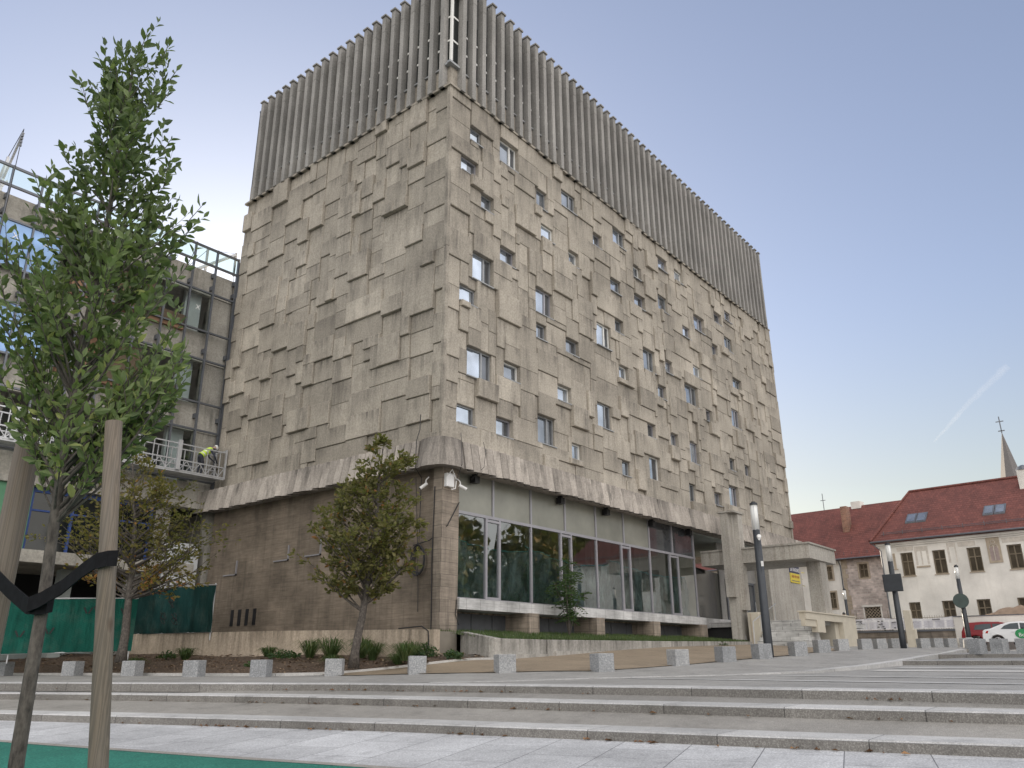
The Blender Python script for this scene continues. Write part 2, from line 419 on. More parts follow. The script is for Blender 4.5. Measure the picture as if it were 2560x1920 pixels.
M['slabs'] = granite('granite_slabs', (0.46, 0.47, 0.49), (0.66, 0.67, 0.69), 40, joint=(1.35, 0.97), jw=0.007, tilt=R(-16.6), world=True)
M['tread'] = granite('exposed_aggregate', (0.29, 0.282, 0.27), (0.42, 0.41, 0.395), 70)
M['asphalt'] = granite('grey_asphalt', (0.275, 0.275, 0.275), (0.38, 0.38, 0.38), 60)
M['stripe'] = granite('granite_stripe', (0.50, 0.50, 0.50), (0.64, 0.64, 0.64), 60)
M['gravel'] = granite('brown_gravel', (0.28, 0.225, 0.165), (0.41, 0.335, 0.25), 45)
M['green'] = granite('green_rubber', (0.018, 0.15, 0.118), (0.055, 0.26, 0.205), 34)
M['earth'] = plain('earth', (0.20, 0.18, 0.15), 0.95, 0, 0.2, 1.5)
M['mulch'] = granite('bark_mulch', (0.08, 0.055, 0.04), (0.24, 0.18, 0.13), 16)
M['bark'] = bark('tree_bark', (0.035, 0.030, 0.027), (0.12, 0.105, 0.092))
M['stake'] = wood('stake_wood', (0.15, 0.122, 0.094))
M['strap'] = plain('black_strap', (0.008, 0.008, 0.010), 0.85, var=0.3, scale=30, spec=0.2)
M['leaf_fg'] = leafmat('hornbeam_leaf', (0.066, 0.096, 0.054), (0.175, 0.23, 0.095), (0.36, 0.39, 0.14))
M['leaf_mid'] = leafmat('street_tree_leaf', (0.066, 0.068, 0.028), (0.155, 0.138, 0.050), (0.24, 0.10, 0.035))
M['leaf_aut'] = leafmat('autumn_leaf', (0.075, 0.075, 0.025), (0.17, 0.14, 0.04), (0.30, 0.13, 0.04))
M['leaf_dark'] = leafmat('shrub_leaf', (0.018, 0.042, 0.016), (0.035, 0.075, 0.028), (0.06, 0.11, 0.03), 0.25)
M['leaf_wood'] = leafmat('wood_leaf', (0.05, 0.065, 0.022), (0.14, 0.12, 0.04), (0.30, 0.19, 0.06), 0.2)
M['leaf_gold'] = leafmat('golden_leaf', (0.20, 0.18, 0.04), (0.45, 0.36, 0.06), (0.55, 0.40, 0.08))
M['grass'] = leafmat('grass_blade', (0.03, 0.055, 0.02), (0.06, 0.10, 0.035), (0.13, 0.15, 0.06), 0.25)
def netting(name, col, see):
    m, nt, p = newmat(name); out = nt.nodes['Material Output']; W = coords(nt)
    fold = noise(nt, coords(nt, (1.6, 1.6, 0.25)), 2.2, 5, 0.6)
    weave = nd(nt, 'ShaderNodeTexWave', {'Vector': coords(nt, (1, 1, 1)), 'Scale': 9.0, 'Distortion': 0.6}); weave.bands_direction = 'DIAGONAL'
    dust = noise(nt, W, 1.3, 6, 0.7)
    c = mixc(nt, ramp(nt, fold, [(0.3, 0.0), (0.7, 1.0)]), scale_col(col, 0.65), scale_col(col, 1.3))  # shading of the folds put into the colour
    c = mixc(nt, ramp(nt, dust, [(0.5, 0.0), (0.8, 0.45)]), c, (0.11, 0.13, 0.11))
    c = mixc(nt, mth(nt, 'MULTIPLY', weave.outputs['Fac'], 0.25), c, scale_col(col, 0.5))
    nt.links.new(c, p.inputs['Base Color']); p.inputs['Roughness'].default_value = 0.8; p.inputs['Specular IOR Level'].default_value = 0.2
    bump(nt, p, fold, 0.9, 0.12)
    t = nd(nt, 'ShaderNodeBsdfTransparent', {'Color': (*scale_col(col, 4), 1)})
    mx = nd(nt, 'ShaderNodeMixShader', {0: see, 1: p.outputs[0], 2: t.outputs[0]}); nt.links.new(mx.outputs[0], out.inputs[0]); return m
M['net'] = netting('green_net', (0.007, 0.088, 0.066), 0.08)
M['net_dark'] = netting('dark_green_net', (0.010, 0.042, 0.040), 0.22)
M['green_panel'] = plain('green_panel', (0.10, 0.26, 0.15), 0.6, 0, 0.05)
M['blue_frame'] = plain('blue_frame', (0.02, 0.06, 0.24), 0.5)
M['whitewash'] = plain('white_paint', (0.62, 0.64, 0.66), 0.7, 0, 0.1, 2)
M['cream'] = plain('cream_render', (0.52, 0.48, 0.40), 0.85, 0, 0.07, 3)
M['plaster'] = concrete('white_plaster', (0.80, 0.785, 0.75), stain=(0.45, 0.42, 0.38), streak=0.35, tint=0.03, speck=0.04)
M['pinkstone'] = blocks('rubble_stone', (0.60, 0.52, 0.49), 0.36, 0.22, var=0.22, mortar=(0.62, 0.56, 0.53), streak=0.15, jw=0.035)
M['brick'] = blocks('brick', (0.30, 0.14, 0.09), 0.25, 0.08, mortar=(0.3, 0.26, 0.22))
M['winframe'] = plain('brown_frame', (0.17, 0.14, 0.10), 0.6)
M['stone_trim'] = plain('stone_trim', (0.40, 0.34, 0.27), 0.8)
M['timber'] = plain('orange_timber', (0.24, 0.14, 0.085), 0.8)
M['redcar'] = plain('dark_red_paint', (0.20, 0.012, 0.018), 0.25, 0.2, 0.05)
M['whitecar'] = plain('white_paintwork', (0.72, 0.74, 0.77), 0.2, 0, 0.02)
M['carglass'] = glossy_pane('car_glass', (0.05, 0.06, 0.065), 0.03, 0.4, 0)
M['tyre'] = plain('tyre_rubber', (0.015, 0.015, 0.015), 0.85)
M['rim'] = plain('alloy_rim', (0.5, 0.5, 0.52), 0.3, 0.8)
M['redlight'] = plain('tail_light', (0.45, 0.03, 0.025), 0.15)
M['bolt_green'] = plain('green_decal', (0.02, 0.26, 0.09), 0.4)
M['white_ink'] = plain('white_ink', (0.8, 0.8, 0.8), 0.5, var=0.02)
M['navy'] = plain('navy_sign', (0.025, 0.03, 0.085), 0.5)
M['yellow'] = plain('yellow_sign', (0.62, 0.50, 0.06), 0.5, var=0.05)
M['redink'] = plain('red_ink', (0.42, 0.16, 0.07), 0.6)
M['lampglass'] = plain('frosted_tube', (0.66, 0.67, 0.66), 0.25, 0, 0.03)
M['skin'] = plain('skin', (0.45, 0.28, 0.21), 0.6)
M['vest'] = plain('hi_vis', (0.55, 0.75, 0.08), 0.6, var=0.06)
M['trousers'] = plain('work_trousers', (0.03, 0.033, 0.045), 0.8)
M['coat'] = plain('dark_coat', (0.03, 0.03, 0.04), 0.85)
M['rubber_band'] = plain('reflective_band', (0.7, 0.7, 0.72), 0.4)
M['teal'] = plain('teal_sheet_edge', (0.10, 0.35, 0.37), 0.6)

def roofmat():
    m, nt, p = newmat('roof_tiles')
    W = coords(nt)
    wv = nd(nt, 'ShaderNodeTexWave', {'Vector': coords(nt, (0, 0, 1)), 'Scale': 1.7, 'Distortion': 0.3}); wv.bands_direction = 'Z'
    br = nd(nt, 'ShaderNodeTexBrick', {'Vector': coords(nt, (0, 1, 1)), 'Color1': (0.125, 0.040, 0.034, 1), 'Color2': (0.175, 0.058, 0.047, 1), 'Mortar': (0.10, 0.03, 0.02, 1), 'Scale': 1.0, 'Mortar Size': 0.012, 'Brick Width': 0.2, 'Row Height': 0.2})
    sx = nd(nt, 'ShaderNodeSeparateXYZ', {0: W})
    cx = nd(nt, 'ShaderNodeCombineXYZ', {0: sx.outputs[1], 1: sx.outputs[2]})
    nt.links.new(cx.outputs[0], br.inputs['Vector'])
    c = mixc(nt, 1.0, br.outputs['Color'], ramp(nt, noise(nt, W, 0.9, 5), [(0.3, 0.75), (0.7, 1.15)]), 'MULTIPLY')
    nt.links.new(c, p.inputs['Base Color']); p.inputs['Roughness'].default_value = 0.8
    bump(nt, p, wv.outputs['Fac'], 0.4, 0.03)
    return m
M['roof'] = roofmat()
def sheetmat():
    m, nt, p = newmat('plastic_sheet'); out = nt.nodes['Material Output']
    V = coords(nt, (1.2, 1, 0.5))
    n = noise(nt, V, 1.8, 5, 0.6)
    t = nd(nt, 'ShaderNodeBsdfTransparent', {'Color': (0.55, 0.72, 0.70, 1)})
    p.inputs['Base Color'].default_value = (0.36, 0.45, 0.45, 1); p.inputs['Roughness'].default_value = 0.35
    bump(nt, p, n, 0.6, 0.2)
    mx = nd(nt, 'ShaderNodeMixShader', {0: ramp(nt, n, [(0.40, 0.1), (0.66, 0.8)]), 1: t.outputs[0], 2: p.outputs[0]})
    nt.links.new(mx.outputs[0], out.inputs[0]); return m
M['sheet'] = sheetmat()
def frostmat():
    m, nt, p = newmat('dusty_glass')
    W = coords(nt)
    c = mixc(nt, ramp(nt, noise(nt, W, 0.5, 4), [(0.3, 0.0), (0.7, 1.0)]), (0.16, 0.165, 0.14), (0.30, 0.30, 0.26))
    nt.links.new(c, p.inputs['Base Color']); p.inputs['Roughness'].default_value = 0.28; p.inputs['Specular IOR Level'].default_value = 0.7
    return m
M['frost'] = frostmat()
def bannermat():
    m, nt, p = newmat('printed_banner')
    tc = nt.nodes.new('ShaderNodeTexCoord')
    br = nd(nt, 'ShaderNodeTexBrick', {'Vector': tc.outputs['UV'], 'Color1': (0.50, 0.50, 0.54, 1), 'Color2': (0.44, 0.44, 0.49, 1), 'Mortar': (0.60, 0.60, 0.62, 1), 'Scale': 1.0, 'Mortar Size': 0.08, 'Brick Width': 0.75, 'Row Height': 0.62})
    wv = nd(nt, 'ShaderNodeTexNoise', {'Vector': nd(nt, 'ShaderNodeMapping', {'Vector': tc.outputs['UV'], 'Scale': (6, 42, 1)}).outputs[0], 'Scale': 1.0, 'Detail': 3.0})
    c = mixc(nt, 1.0, br.outputs['Color'], ramp(nt, wv.outputs[0], [(0.4, 0.80), (0.6, 1.03)]), 'MULTIPLY')
    nt.links.new(c, p.inputs['Base Color']); p.inputs['Roughness'].default_value = 0.5
    return m
M['banner'] = bannermat()

# ------------------------------------------------------------------ terrain
def smooth(a, b, x):
    t = max(0.0, min(1.0, (x - a) / (b - a))); return t * t * (3 - 2 * t)
ZX = [-14, -6, -3, 0, 3, 6, 10, 16, 24, 32, 45, 80]
ZZ = [1.17, 1.20, 1.25, 1.35, 1.47, 1.62, 1.78, 1.92, 2.07, 2.25, 2.40, 2.55]
def zt(x, y):
    z = interp(x, ZX, ZZ)
    k = smooth(-5.0, -0.5, x)
    if y > -7.5: z += k * min(0.06 * (y + 7.5), 0.30)
    if y < -9.0: z -= smooth(-1, 4, x) * min(0.055 * (-9.0 - y), 0.22)
    return z
def zlow(x, y): return 1.14 + 0.019 * (x + 6.4)
YR = [-60, -30, -17.6, -15.6, -12.5, -9.2, -5.0, -0.5, 4, 12, 30]
XR1 = [-1.5, -6.0, -8.6, -9.04, -9.6, -10.25, -11.5, -13.0, -14.7, -17.8, -25]
XR2 = [-1.0, -5.2, -7.2, -7.5, -7.9, -8.35, -9.15, -10.5, -12.3, -15.4, -22]
XR3 = [-0.5, -4.8, -6.42, -6.5, -6.65, -7.1, -8.0, -9.9, -11.7, -14.9, -21]
YS = [26 - i * 0.8 for i in range(96)]
def line(xs, z, off=0.0): return [(interp(y, YR, xs) + off, y, z) for y in YS]
def zpav(x, y): return 0.5 + 0.045 * (x - interp(y, YR, XR1))

# base sheet to the horizon
g = MB(); ax = [-900, -500, -250, -120, -70, -45, -30, -22, -16, -12, -9, -6, -3, 0, 5, 10, 20, 30, 45, 70, 120, 250, 500, 900]
ay = [-900, -500, -250, -120, -70, -45, -30, -22, -16, -10, -5, 0, 5, 10, 20, 30, 45, 70, 120, 250, 500, 900]
def zbase(x, y):
    lo = max(-1.2, 0.3 + 0.045 * (x + 10)) - 0.35
    return lo + (zt(max(x, -6), 0 if y > 0 else max(y, -12)) - 0.45 - lo) * smooth(-8, 1, x)
for i in range(len(ax)):
    for y in ay: g.v.append((ax[i], y, zbase(ax[i], y)))
for i in range(len(ax) - 1):
    for j in range(len(ay) - 1):
        n = len(ay); g.face((i * n + j, (i + 1) * n + j, (i + 1) * n + j + 1, i * n + j + 1))
tag(g.build('ground', M['earth']), kind='structure')

# lower pavement, green surface
p = MB(); p.strip([(interp(y, YR, XR1) + 0.02, y, 0.50) for y in YS], [(interp(y, YR, XR1) - 16, y, 0.5 - 0.72) for y in YS], 6, zpav)
tag(p.build('pavement', M['slabs']), kind='structure')
p = MB()
ge = [(-24.6, 40), (-20.1, 20), (-17.0, 8.0), (-14.45, -3.8), (-13.05, -10.6), (-12.4, -14.0), (-11.6, -18.0), (-10.5, -24), (-9, -32)]
A, B = [], []
for i in range(len(ge) - 1):
    for k in range(8):
        t = k / 8; A.append((ge[i][0] + (ge[i + 1][0] - ge[i][0]) * t - (0.0 if i < 5 else 1.4 * (i - 4 + t)), ge[i][1] + (ge[i + 1][1] - ge[i][1]) * t, 0))
B = [(a[0] - 14, a[1], 0) for a in A]
p.strip(A, B, 6, lambda x, y: zpav(x, y) + 0.006)
tag(p.build('green_surface', M['green']), kind='structure')
p = MB(); p.strip([(a[0] + 0.16, a[1], 0) for a in A], A, 1, lambda x, y: zpav(x, y) + 0.010)
tag(p.build('path_edging', M['tread']), kind='structure')

# three broad granite steps
def step(name, xs, z0, z1, z2, nxt):
    s = MB(); s.mi = 2
    s.strip(line(xs, z0 - 0.06), line(xs, z1 - 0.025, 0.0))
    s.mi = 0
    s.strip(line(xs, z1 - 0.025), line(xs, z1, 0.022))
    s.strip(line(xs, z1, 0.022), line(xs, z1 + 0.012, 0.72))
    s.mi = 1
    s.strip(line(xs, z1 + 0.012, 0.72), [(interp(y, YR, nxt) + 0.05, y, z2) for y in YS], 2)
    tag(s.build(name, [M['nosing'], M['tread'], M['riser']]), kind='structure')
step('lower_step', XR1, 0.50, 0.64, 0.78, XR2)
step('middle_step', XR2, 0.78, 0.92, 1.00, XR3)
# kerb curve of the rising asphalt
KERB = [(-7.0, -6.6, 1.14, 1.14), (-5.2, -7.9, 1.16, 1.165), (-3.6, -8.8, 1.19, 1.20), (-1.3, -10.9, 1.20, 1.235), (0.5, -12.3, 1.25, 1.31), (3.6, -12.75, 1.32, 1.42), (7.3, -12.7, 1.40, 1.53), (12.5, -12.2, 1.50, 1.66), (18.5, -11.6, 1.70, 1.78), (26.0, -11.0, 1.95, 2.0)]
s = MB(); s.mi = 2
top3 = [(x, y, 1.14) for x, y, z in line(XR3, 1.0)]
s.strip(line(XR3, 0.94), line(XR3, 1.115)); s.mi = 0; s.strip(line(XR3, 1.115), line(XR3, 1.14, 0.022)); s.strip(line(XR3, 1.14, 0.022), line(XR3, 1.147, 0.62))
s.mi = 1
s.strip(line(XR3, 1.147, 0.62), [(x + 14, y, 0) for x, y, z in line(XR3, 0)], 14, lambda x, y: zlow(x, y) if x > interp(y, YR, XR3) + 1 else 1.147)
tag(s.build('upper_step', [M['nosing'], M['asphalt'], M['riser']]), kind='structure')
# granite bands across the ramp
for (x0, y0, x1, y1, wd) in ((-3.6, -9.4, -4.6, -21, 0.42), (-1.5, -12.1, -2.6, -21, 0.36), (1.8, -13.2, 1.0, -22, 0.9), (4.0, -13.2, 3.5, -22, 0.9)):
    p = MB(); A = [(x0 + (x1 - x0) * t / 10, y0 + (y1 - y0) * t / 10, 0) for t in range(11)]
    p.strip(A, [(a[0] + wd, a[1], 0) for a in A], 1, lambda x, y: zlow(x, y) + 0.008)
    tag(p.build('paving_band', M['stripe']), kind='structure')
# asphalt plaza: from step / kerb up to the road
F = [(x + 0.6, y, 1.15) for x, y, z in line(XR3, 0) if y > -6.4] + [(k[0], k[1], k[3]) for k in KERB[1:]]
Fd = []
for a, b in zip(F, F[1:]):
    n = max(1, int((Vector(b) - Vector(a)).length / 0.8))
    for k in range(n): Fd.append(tuple(Vector(a).lerp(Vector(b), k / n)))
Fd.append(F[-1])
asp = MB()
Bk = []
for i, a in enumerate(Fd):
    t = i / (len(Fd) - 1)
    Bk.append((interp(t, [0, .45, .55, .65, .8, 1], [-3, 6, 16, 24, 36, 46]), interp(t, [0, .45, 0.6, 1], [26, 6, 2, -6]), 0))
n = len(Fd); NS = 26
for i in range(n):
    for k in range(NS + 1):
        q = Vector(Fd[i]).lerp(Vector(Bk[i]), (k / NS) ** 1.6)
        zz = zt(q.x, q.y); e = smooth(0, 2.2, (Vector((q.x, q.y)) - Vector(Fd[i][:2])).length)
        asp.v.append((q.x, q.y, Fd[i][2] * (1 - e) + zz * e))
for i in range(n - 1):
    for k in range(NS):
        b = i * (NS + 1) + k; asp.face((b, b + NS + 1, b + NS + 2, b + 1))
tag(asp.build('plaza', M['asphalt'], smooth=True), kind='structure')
# kerb blocks of the curve
kb = MB(); A0 = [Vector((k[0], k[1], k[2] - 0.2)) for k in KERB]; A1 = [Vector((k[0], k[1], k[3] + 0.012)) for k in KERB]
def dens(P, step=0.5):
    out = []
    for a, b in zip(P, P[1:]):
        m = max(1, int((Vector(b) - Vector(a)).length / step))
        for k in range(m): out.append(Vector(a).lerp(Vector(b), k / m))
    out.append(Vector(P[-1])); return out
A0d = [A0[0].lerp(A0[1], 0)] ; 
A0d, A1d = [], []
for i in range(len(KERB) - 1):
    m = max(1, int((A0[i + 1] - A0[i]).length / 0.5))
    for k in range(m): A0d.append(A0[i].lerp(A0[i + 1], k / m)); A1d.append(A1[i].lerp(A1[i + 1], k / m))
A0d.append(A0[-1]); A1d.append(A1[-1])
def shift(P, d):
    out = []
    for i, p in enumerate(P):
        t = P[min(i + 1, len(P) - 1)] - P[max(i - 1, 0)]; nn = Vector((-t.y, t.x, 0)).normalized()
        out.append(p + nn * d)
    return out
kb.strip(A0d, A1d); kb.strip(A1d, shift(A1d, 0.34)); kb.strip(shift(A1d, 0.34), [p - Vector((0, 0, 0.1)) for p in shift(A1d, 0.34)])
tag(kb.build('kerb', M['nosing']), kind='structure')
# two short flights at the right end of the kerb
def flight(x0, y0, x1, y1, z0, z1, zb, depth, name):
    s = MB(); A = [Vector((x0, y0, 0)).lerp(Vector((x1, y1, 0)), t / 12) for t in range(13)]
    L = lambda off, z: [(a.x + off, a.y, z) for a in A]
    s.mi = 2; s.strip(L(0, z0 - .08), L(0, z1)); s.mi = 0; s.strip(L(0, z1), L(.5, z1 + .01)); s.mi = 1; s.strip(L(.5, z1 + .01), L(depth, zb), 3)
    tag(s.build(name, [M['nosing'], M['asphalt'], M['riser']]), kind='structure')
flight(7.0, -12.7, 7.6, -32, 1.40, 1.52, 1.60, 9.0, 'lower_flight')
flight(15.6, -11.9, 16.4, -34, 1.60, 1.73, 2.1, 24.0, 'upper_flight')

# gravel strip in front of the glazed side
def dens2(P, m):
    L = [0]
    for a, b in zip(P, P[1:]): L.append(L[-1] + (Vector(b) - Vector(a)).length)
    out = []
    for i in range(m):
        d = L[-1] * i / (m - 1); out.append((interp(d, L, [q[0] for q in P]), interp(d, L, [q[1] for q in P]), 0))
    return out
gf = dens2([(-5.2, -1.0, 0), (-4.2, -3.0, 0), (-3.3, -5.3, 0), (-1.6, -7.2, 0), (1.9, -7.8, 0), (5.8, -8.55, 0), (8, -9.0, 0), (12, -8.6, 0), (19, -7.6, 0)], 40)
gb = dens2([(-4.6, 0.1, 0), (-2.6, -1.5, 0), (-0.5, -2.9, 0), (4, -2.9, 0), (9, -2.9, 0), (17, -2.9, 0), (19.5, -3.0, 0)], 40)
p = MB(); p.strip(gf, gb, 8, lambda x, y: zt(x, y) + 0.02)
tag(p.build('gravel', M['gravel'], smooth=True), kind='structure')
# planted bed with bark mulch
bf = dens2([(-10.2, 16, 0), (-7.9, 12, 0), (-6.5, 7, 0), (-6.0, 3.4, 0), (-5.6, 1.0, 0), (-4.6, 0.0, 0), (-2.4, -1.7, 0), (-0.45, -2.98, 0)], 60)
bb = dens2([(-3.9, 18.2, 0), (-2.9, 12, 0), (-2.02, 6, 0), (-1.42, 2, 0), (-1.0, -0.8, 0), (0.3, -0.5, 0), (0.1, -1.2, 0)], 60)
bed = MB(); NS = 24
for a, b in zip(bf, bb):
    for k in range(NS + 1):
        t = k / NS; x = a[0] + (b[0] - a[0]) * t; y = a[1] + (b[1] - a[1]) * t
        z0 = zt(a[0], a[1]) + 0.03; z1 = interp(y, [-1.2, 0, 10, 15], [1.78, 1.76, 1.83, 1.95])
        z = z0 + (z1 - z0) * (t ** 0.8) + (rnd.uniform(-.03, .03) if 0 < k < NS else 0) + 0.04 * math.sin(x * 1.7 + y * 1.1)
        bed.v.append((x, y, z))
for i in range(59):
    for k in range(NS):
        b = i * (NS + 1) + k; bed.face((b, b + NS + 1, b + NS + 2, b + 1))
tag(bed.build('planting_bed', M['mulch'], smooth=True), kind='structure')
def zbed(x, y):
    best = min(range(60), key=lambda i: abs((bf[i][1] + (bb[i][1] - bf[i][1]) * 0.4) - y) + 0.2 * abs(bf[i][0] - x))
    a, b = bf[best], bb[best]
    t = max(0, min(1, (x - a[0]) / (b[0] - a[0] + 1e-6)))
    z0 = zt(a[0], a[1]) + 0.03; z1 = interp(y, [-1.2, 0, 10, 15], [1.78, 1.76, 1.83, 1.95])
    return z0 + (z1 - z0) * t ** 0.8
ch = MB()          # loose bark chips and dry leaves on the bed
for i in range(1500):
    j = rnd.randrange(60); t = rnd.random(); x = bf[j][0] + (bb[j][0] - bf[j][0]) * t + rnd.uniform(-.2, .2); y = bf[j][1] + (bb[j][1] - bf[j][1]) * t + rnd.uniform(-.2, .2)
    z = zt(*bf[j][:2]) + 0.03; z1 = interp(y, [-1.2, 0, 10, 15], [1.78, 1.76, 1.83, 1.95]); z = z + (z1 - z) * (t ** 0.8) + 0.03
    a = rnd.uniform(0, 6.28); l = rnd.uniform(.04, .10); wd = l * rnd.uniform(.3, .6); ca, sa = math.cos(a), math.sin(a); h = rnd.uniform(0, .05)
    ch.tint = rnd.random()
    ch.poly([(x - ca * l, y - sa * l, z), (x + sa * wd, y - ca * wd, z + h), (x + ca * l, y + sa * l, z + .01), (x - sa * wd, y + ca * wd, z + h)])
tag(ch.build('bark_chips', leafmat('bark_chip', (0.07, 0.045, 0.03), (0.20, 0.14, 0.09), (0.36, 0.27, 0.18), 0.0)), kind='stuff')
p = MB()
for a, b in zip(bf[1:], bf[2:]):
    p.bar((a[0], a[1], zt(a[0], a[1]) + .02), (b[0], b[1], zt(b[0], b[1]) + .02), 0.09, 0.12)
tag(p.build('bed_edging', M['stripe']), kind='structure')
fl = MB()          # dry leaves caught at the foot of the steps
for i in range(130):
    xs, z = rnd.choice(((XR1, .5), (XR2, .78), (XR3, 1.0), (XR1, .5)))
    y = rnd.choice((-3.9, -5.9, -8.0, -13.0, -15.6, -10.5, -5.2)) + rnd.gauss(0, 0.35) if i < 85 else rnd.uniform(-17, 4)
    x = interp(y, YR, xs) - abs(rnd.gauss(0.05, 0.05)); a = rnd.uniform(0, 6.28); l = rnd.uniform(.03, .07); ca, sa = math.cos(a) * l, math.sin(a) * l
    z += .005; fl.tint = rnd.random()
    fl.poly([(x - ca, y - sa, z), (x + sa * .5, y - ca * .5, z + rnd.uniform(.01, .04)), (x + ca, y + sa, z + .01), (x - sa * .5, y + ca * .5, z + rnd.uniform(.01, .04))])
tag(fl.build('fallen_leaves', leafmat('dry_leaf', (0.10, 0.04, 0.02), (0.16, 0.08, 0.04), (0.3, 0.16, 0.07), 0.1)), kind='stuff')

# ------------------------------------------------------------------ granite bollards
def bollard_mesh():
    m = MB(); m.box(-.235, .235, -.235, .235, -.12, .45)
    return m
BOL = [  # x, y, turn, label
    (-8.7, 11.9, 35, 'granite cube bollard before the green mesh fence, the one nearest the slim foreground trunk'),
    (-7.5, 9.4, 30, 'granite cube bollard before the green mesh fence, between slim trunk and wooden stake'),
    (-6.98, 6.44, 28, 'granite cube bollard before the autumn tree, just right of the wooden stake'),
    (-6.81, 3.15, 30, 'granite cube bollard before the left end of the stained retaining wall'),
    (-6.2, 0.75, 34, 'granite cube bollard at the mulch bed, second on the left of the young tree trunk'),
    (-5.0, -0.94, 42, 'granite cube bollard straight before the young tree at the mulch bed'),
    (-3.95, -3.1, 50, 'granite cube bollard just below the right end of the stained retaining wall'),
    (-3.05, -5.45, 58, 'granite cube bollard before the bent corner of the lawn planter wall'),
    (-1.4, -7.4, 64, 'granite cube bollard on the gravel edge before the broken joint of the lawn planter wall'),
    (1.97, -7.85, 62, 'granite cube bollard on the gravel, alone midway along the lawn planter wall'),
    (4.0, -8.4, 58, 'granite cube bollard next on the left of the tall tube lamp'),
    (5.75, -8.85, 55, 'granite cube bollard touching the foot of the tall tube lamp'),
    (8.0, -9.2, 50, 'granite cube bollard next on the right of the tall tube lamp'),
    (11.13, -8.96, 45, 'granite cube bollard before the dark void under the cream parapet'),
    (16.07, -8.13, 44, 'granite cube bollard before the right leg of the cream parapet'),
    (18.8, -8.3, 40, 'granite cube bollard just past the right end of the cream parapet'),
    (21.56, -8.2, 40, 'granite cube bollard second on the left of the lamp post with the dark box'),
    (23.72, -8.29, 40, 'granite cube bollard next on the left of the lamp post with the dark box'),
    (24.55, -9.42, 40, 'granite cube bollard next on the right of the concrete marker post'),
    (26.89, -9.52, 40, 'granite cube bollard second on the right of the concrete marker post'),
    (28.2, -9.9, 40, 'granite cube bollard third on the right of the concrete marker post'),
    (30.5, -10.0, 40, 'granite cube bollard behind the foot of the lamp post with the round disc'),
    (15.85, -13.25, 70, 'granite cube bollard at the far right kerb before the dark red car'),
    (16.1, -13.95, 72, 'granite cube bollard at the far right kerb before the rear wheel of the white car'),
    (16.4, -14.75, 72, 'granite cube bollard at the far right kerb before the green disc on the white car'),
    (16.7, -15.5, 72, 'granite cube bollard at the far right kerb, the one cut by the picture edge'),
    (20.6, -1.7, 45, 'granite cube bollard by the foot of the concrete pylon beside the lawn'),
    (22.1, -3.54, 45, 'granite cube bollard before the marble entrance steps, behind the front row')]
first = None
for x, y, a, lab in BOL:
    z = zt(x, y)
    if x > 15 and y < -13: z = 1.83
    if first is None:
        first = bollard_mesh().build('bollard', M['granite'], bevel=0.012); o = first
        tag(o, lab, 'bollard', 'granite cube bollards along the plaza')
    else: o = dup(first, (0, 0, 0), 0, lab)
    o.location = (x, y, z); o.rotation_euler = (rnd.uniform(-.02, .02), rnd.uniform(-.02, .02), R(a))

# ------------------------------------------------------------------ the concrete tower
tower = thing('concrete_tower', 'grey concrete tower block clad in staggered panels with vertical fins round its top floor', 'building', (0, 0, 1.9))
WL, WR = 34.5, 14.75
WINS = [(3.2, 22.76, 4.45, 23.9), (17.71, 23.2, 18.68, 23.87), (12.73, 22.8, 13.96, 23.84), (26.81, 23.1, 27.85, 23.83), (7.99, 22.7, 9.25, 23.82), (19.78, 23.15, 20.66, 23.81), (1.16, 22.77, 2.07, 23.57), (25.06, 22.3, 25.91, 23.09), (5.92, 21.87, 6.65, 22.7), (10.63, 21.85, 11.32, 22.6), (14.79, 21.48, 15.52, 22.18), (0.74, 21.06, 1.67, 21.86), (26.28, 20.68, 27.42, 21.76), (22.04, 20.68, 23.29, 21.69), (17.4, 20.61, 18.47, 21.57), (6.25, 20.15, 7.13, 20.88), (1.95, 19.78, 2.85, 20.5), (20.29, 19.75, 21.19, 20.48), (12.37, 19.7, 13.16, 20.46), (24.13, 19.75, 25.05, 20.45), (8.5, 19.7, 9.23, 20.45), (14.77, 19.7, 15.64, 20.45), (27.11, 18.15, 28.14, 18.82), (3.21, 17.65, 4.16, 18.34), (12.5, 17.6, 13.3, 18.3), (21.29, 17.55, 22.17, 18.25), (1.53, 16.36, 2.74, 17.5), (5.78, 16.27, 7.11, 17.5), (15.25, 16.3, 16.46, 17.5), (17.83, 16.75, 18.59, 17.5), (10.77, 16.25, 11.9, 17.5), (26.29, 15.5, 27.55, 16.72), (20.06, 15.45, 21.41, 16.7), (22.47, 15.1, 23.28, 15.85), (0.79, 15.05, 1.64, 15.84), (12.69, 15.02, 13.45, 15.8), (8.03, 15.03, 9.02, 15.78), (16.7, 15.05, 17.61, 15.8), (5.79, 14.97, 6.55, 15.75), (27.42, 12.52, 28.26, 13.3), (3.42, 12.5, 4.4, 13.29), (17.82, 12.5, 18.6, 13.29), (1.23, 12.07, 2.63, 13.28), (20.1, 12.05, 21.04, 13.28), (25.14, 12.5, 25.95, 13.25), (7.36, 12.47, 8.25, 13.25), (10.54, 12.03, 11.83, 13.25), (15.31, 12.45, 16.03, 13.25), (5.87, 10.3, 6.98, 11.55), (24.87, 10.3, 26.05, 11.5), (15.25, 10.37, 16.17, 11.5), (3.1, 9.94, 4.04, 10.75), (12.52, 9.9, 13.17, 10.75), (22.67, 9.95, 23.35, 10.75), (0.8, 9.95, 1.74, 10.72), (8.24, 9.92, 8.97, 10.72), (19.46, 9.86, 20.16, 10.72)]
CELL = 0.25
Z0, Z1 = 9.0, 24.75
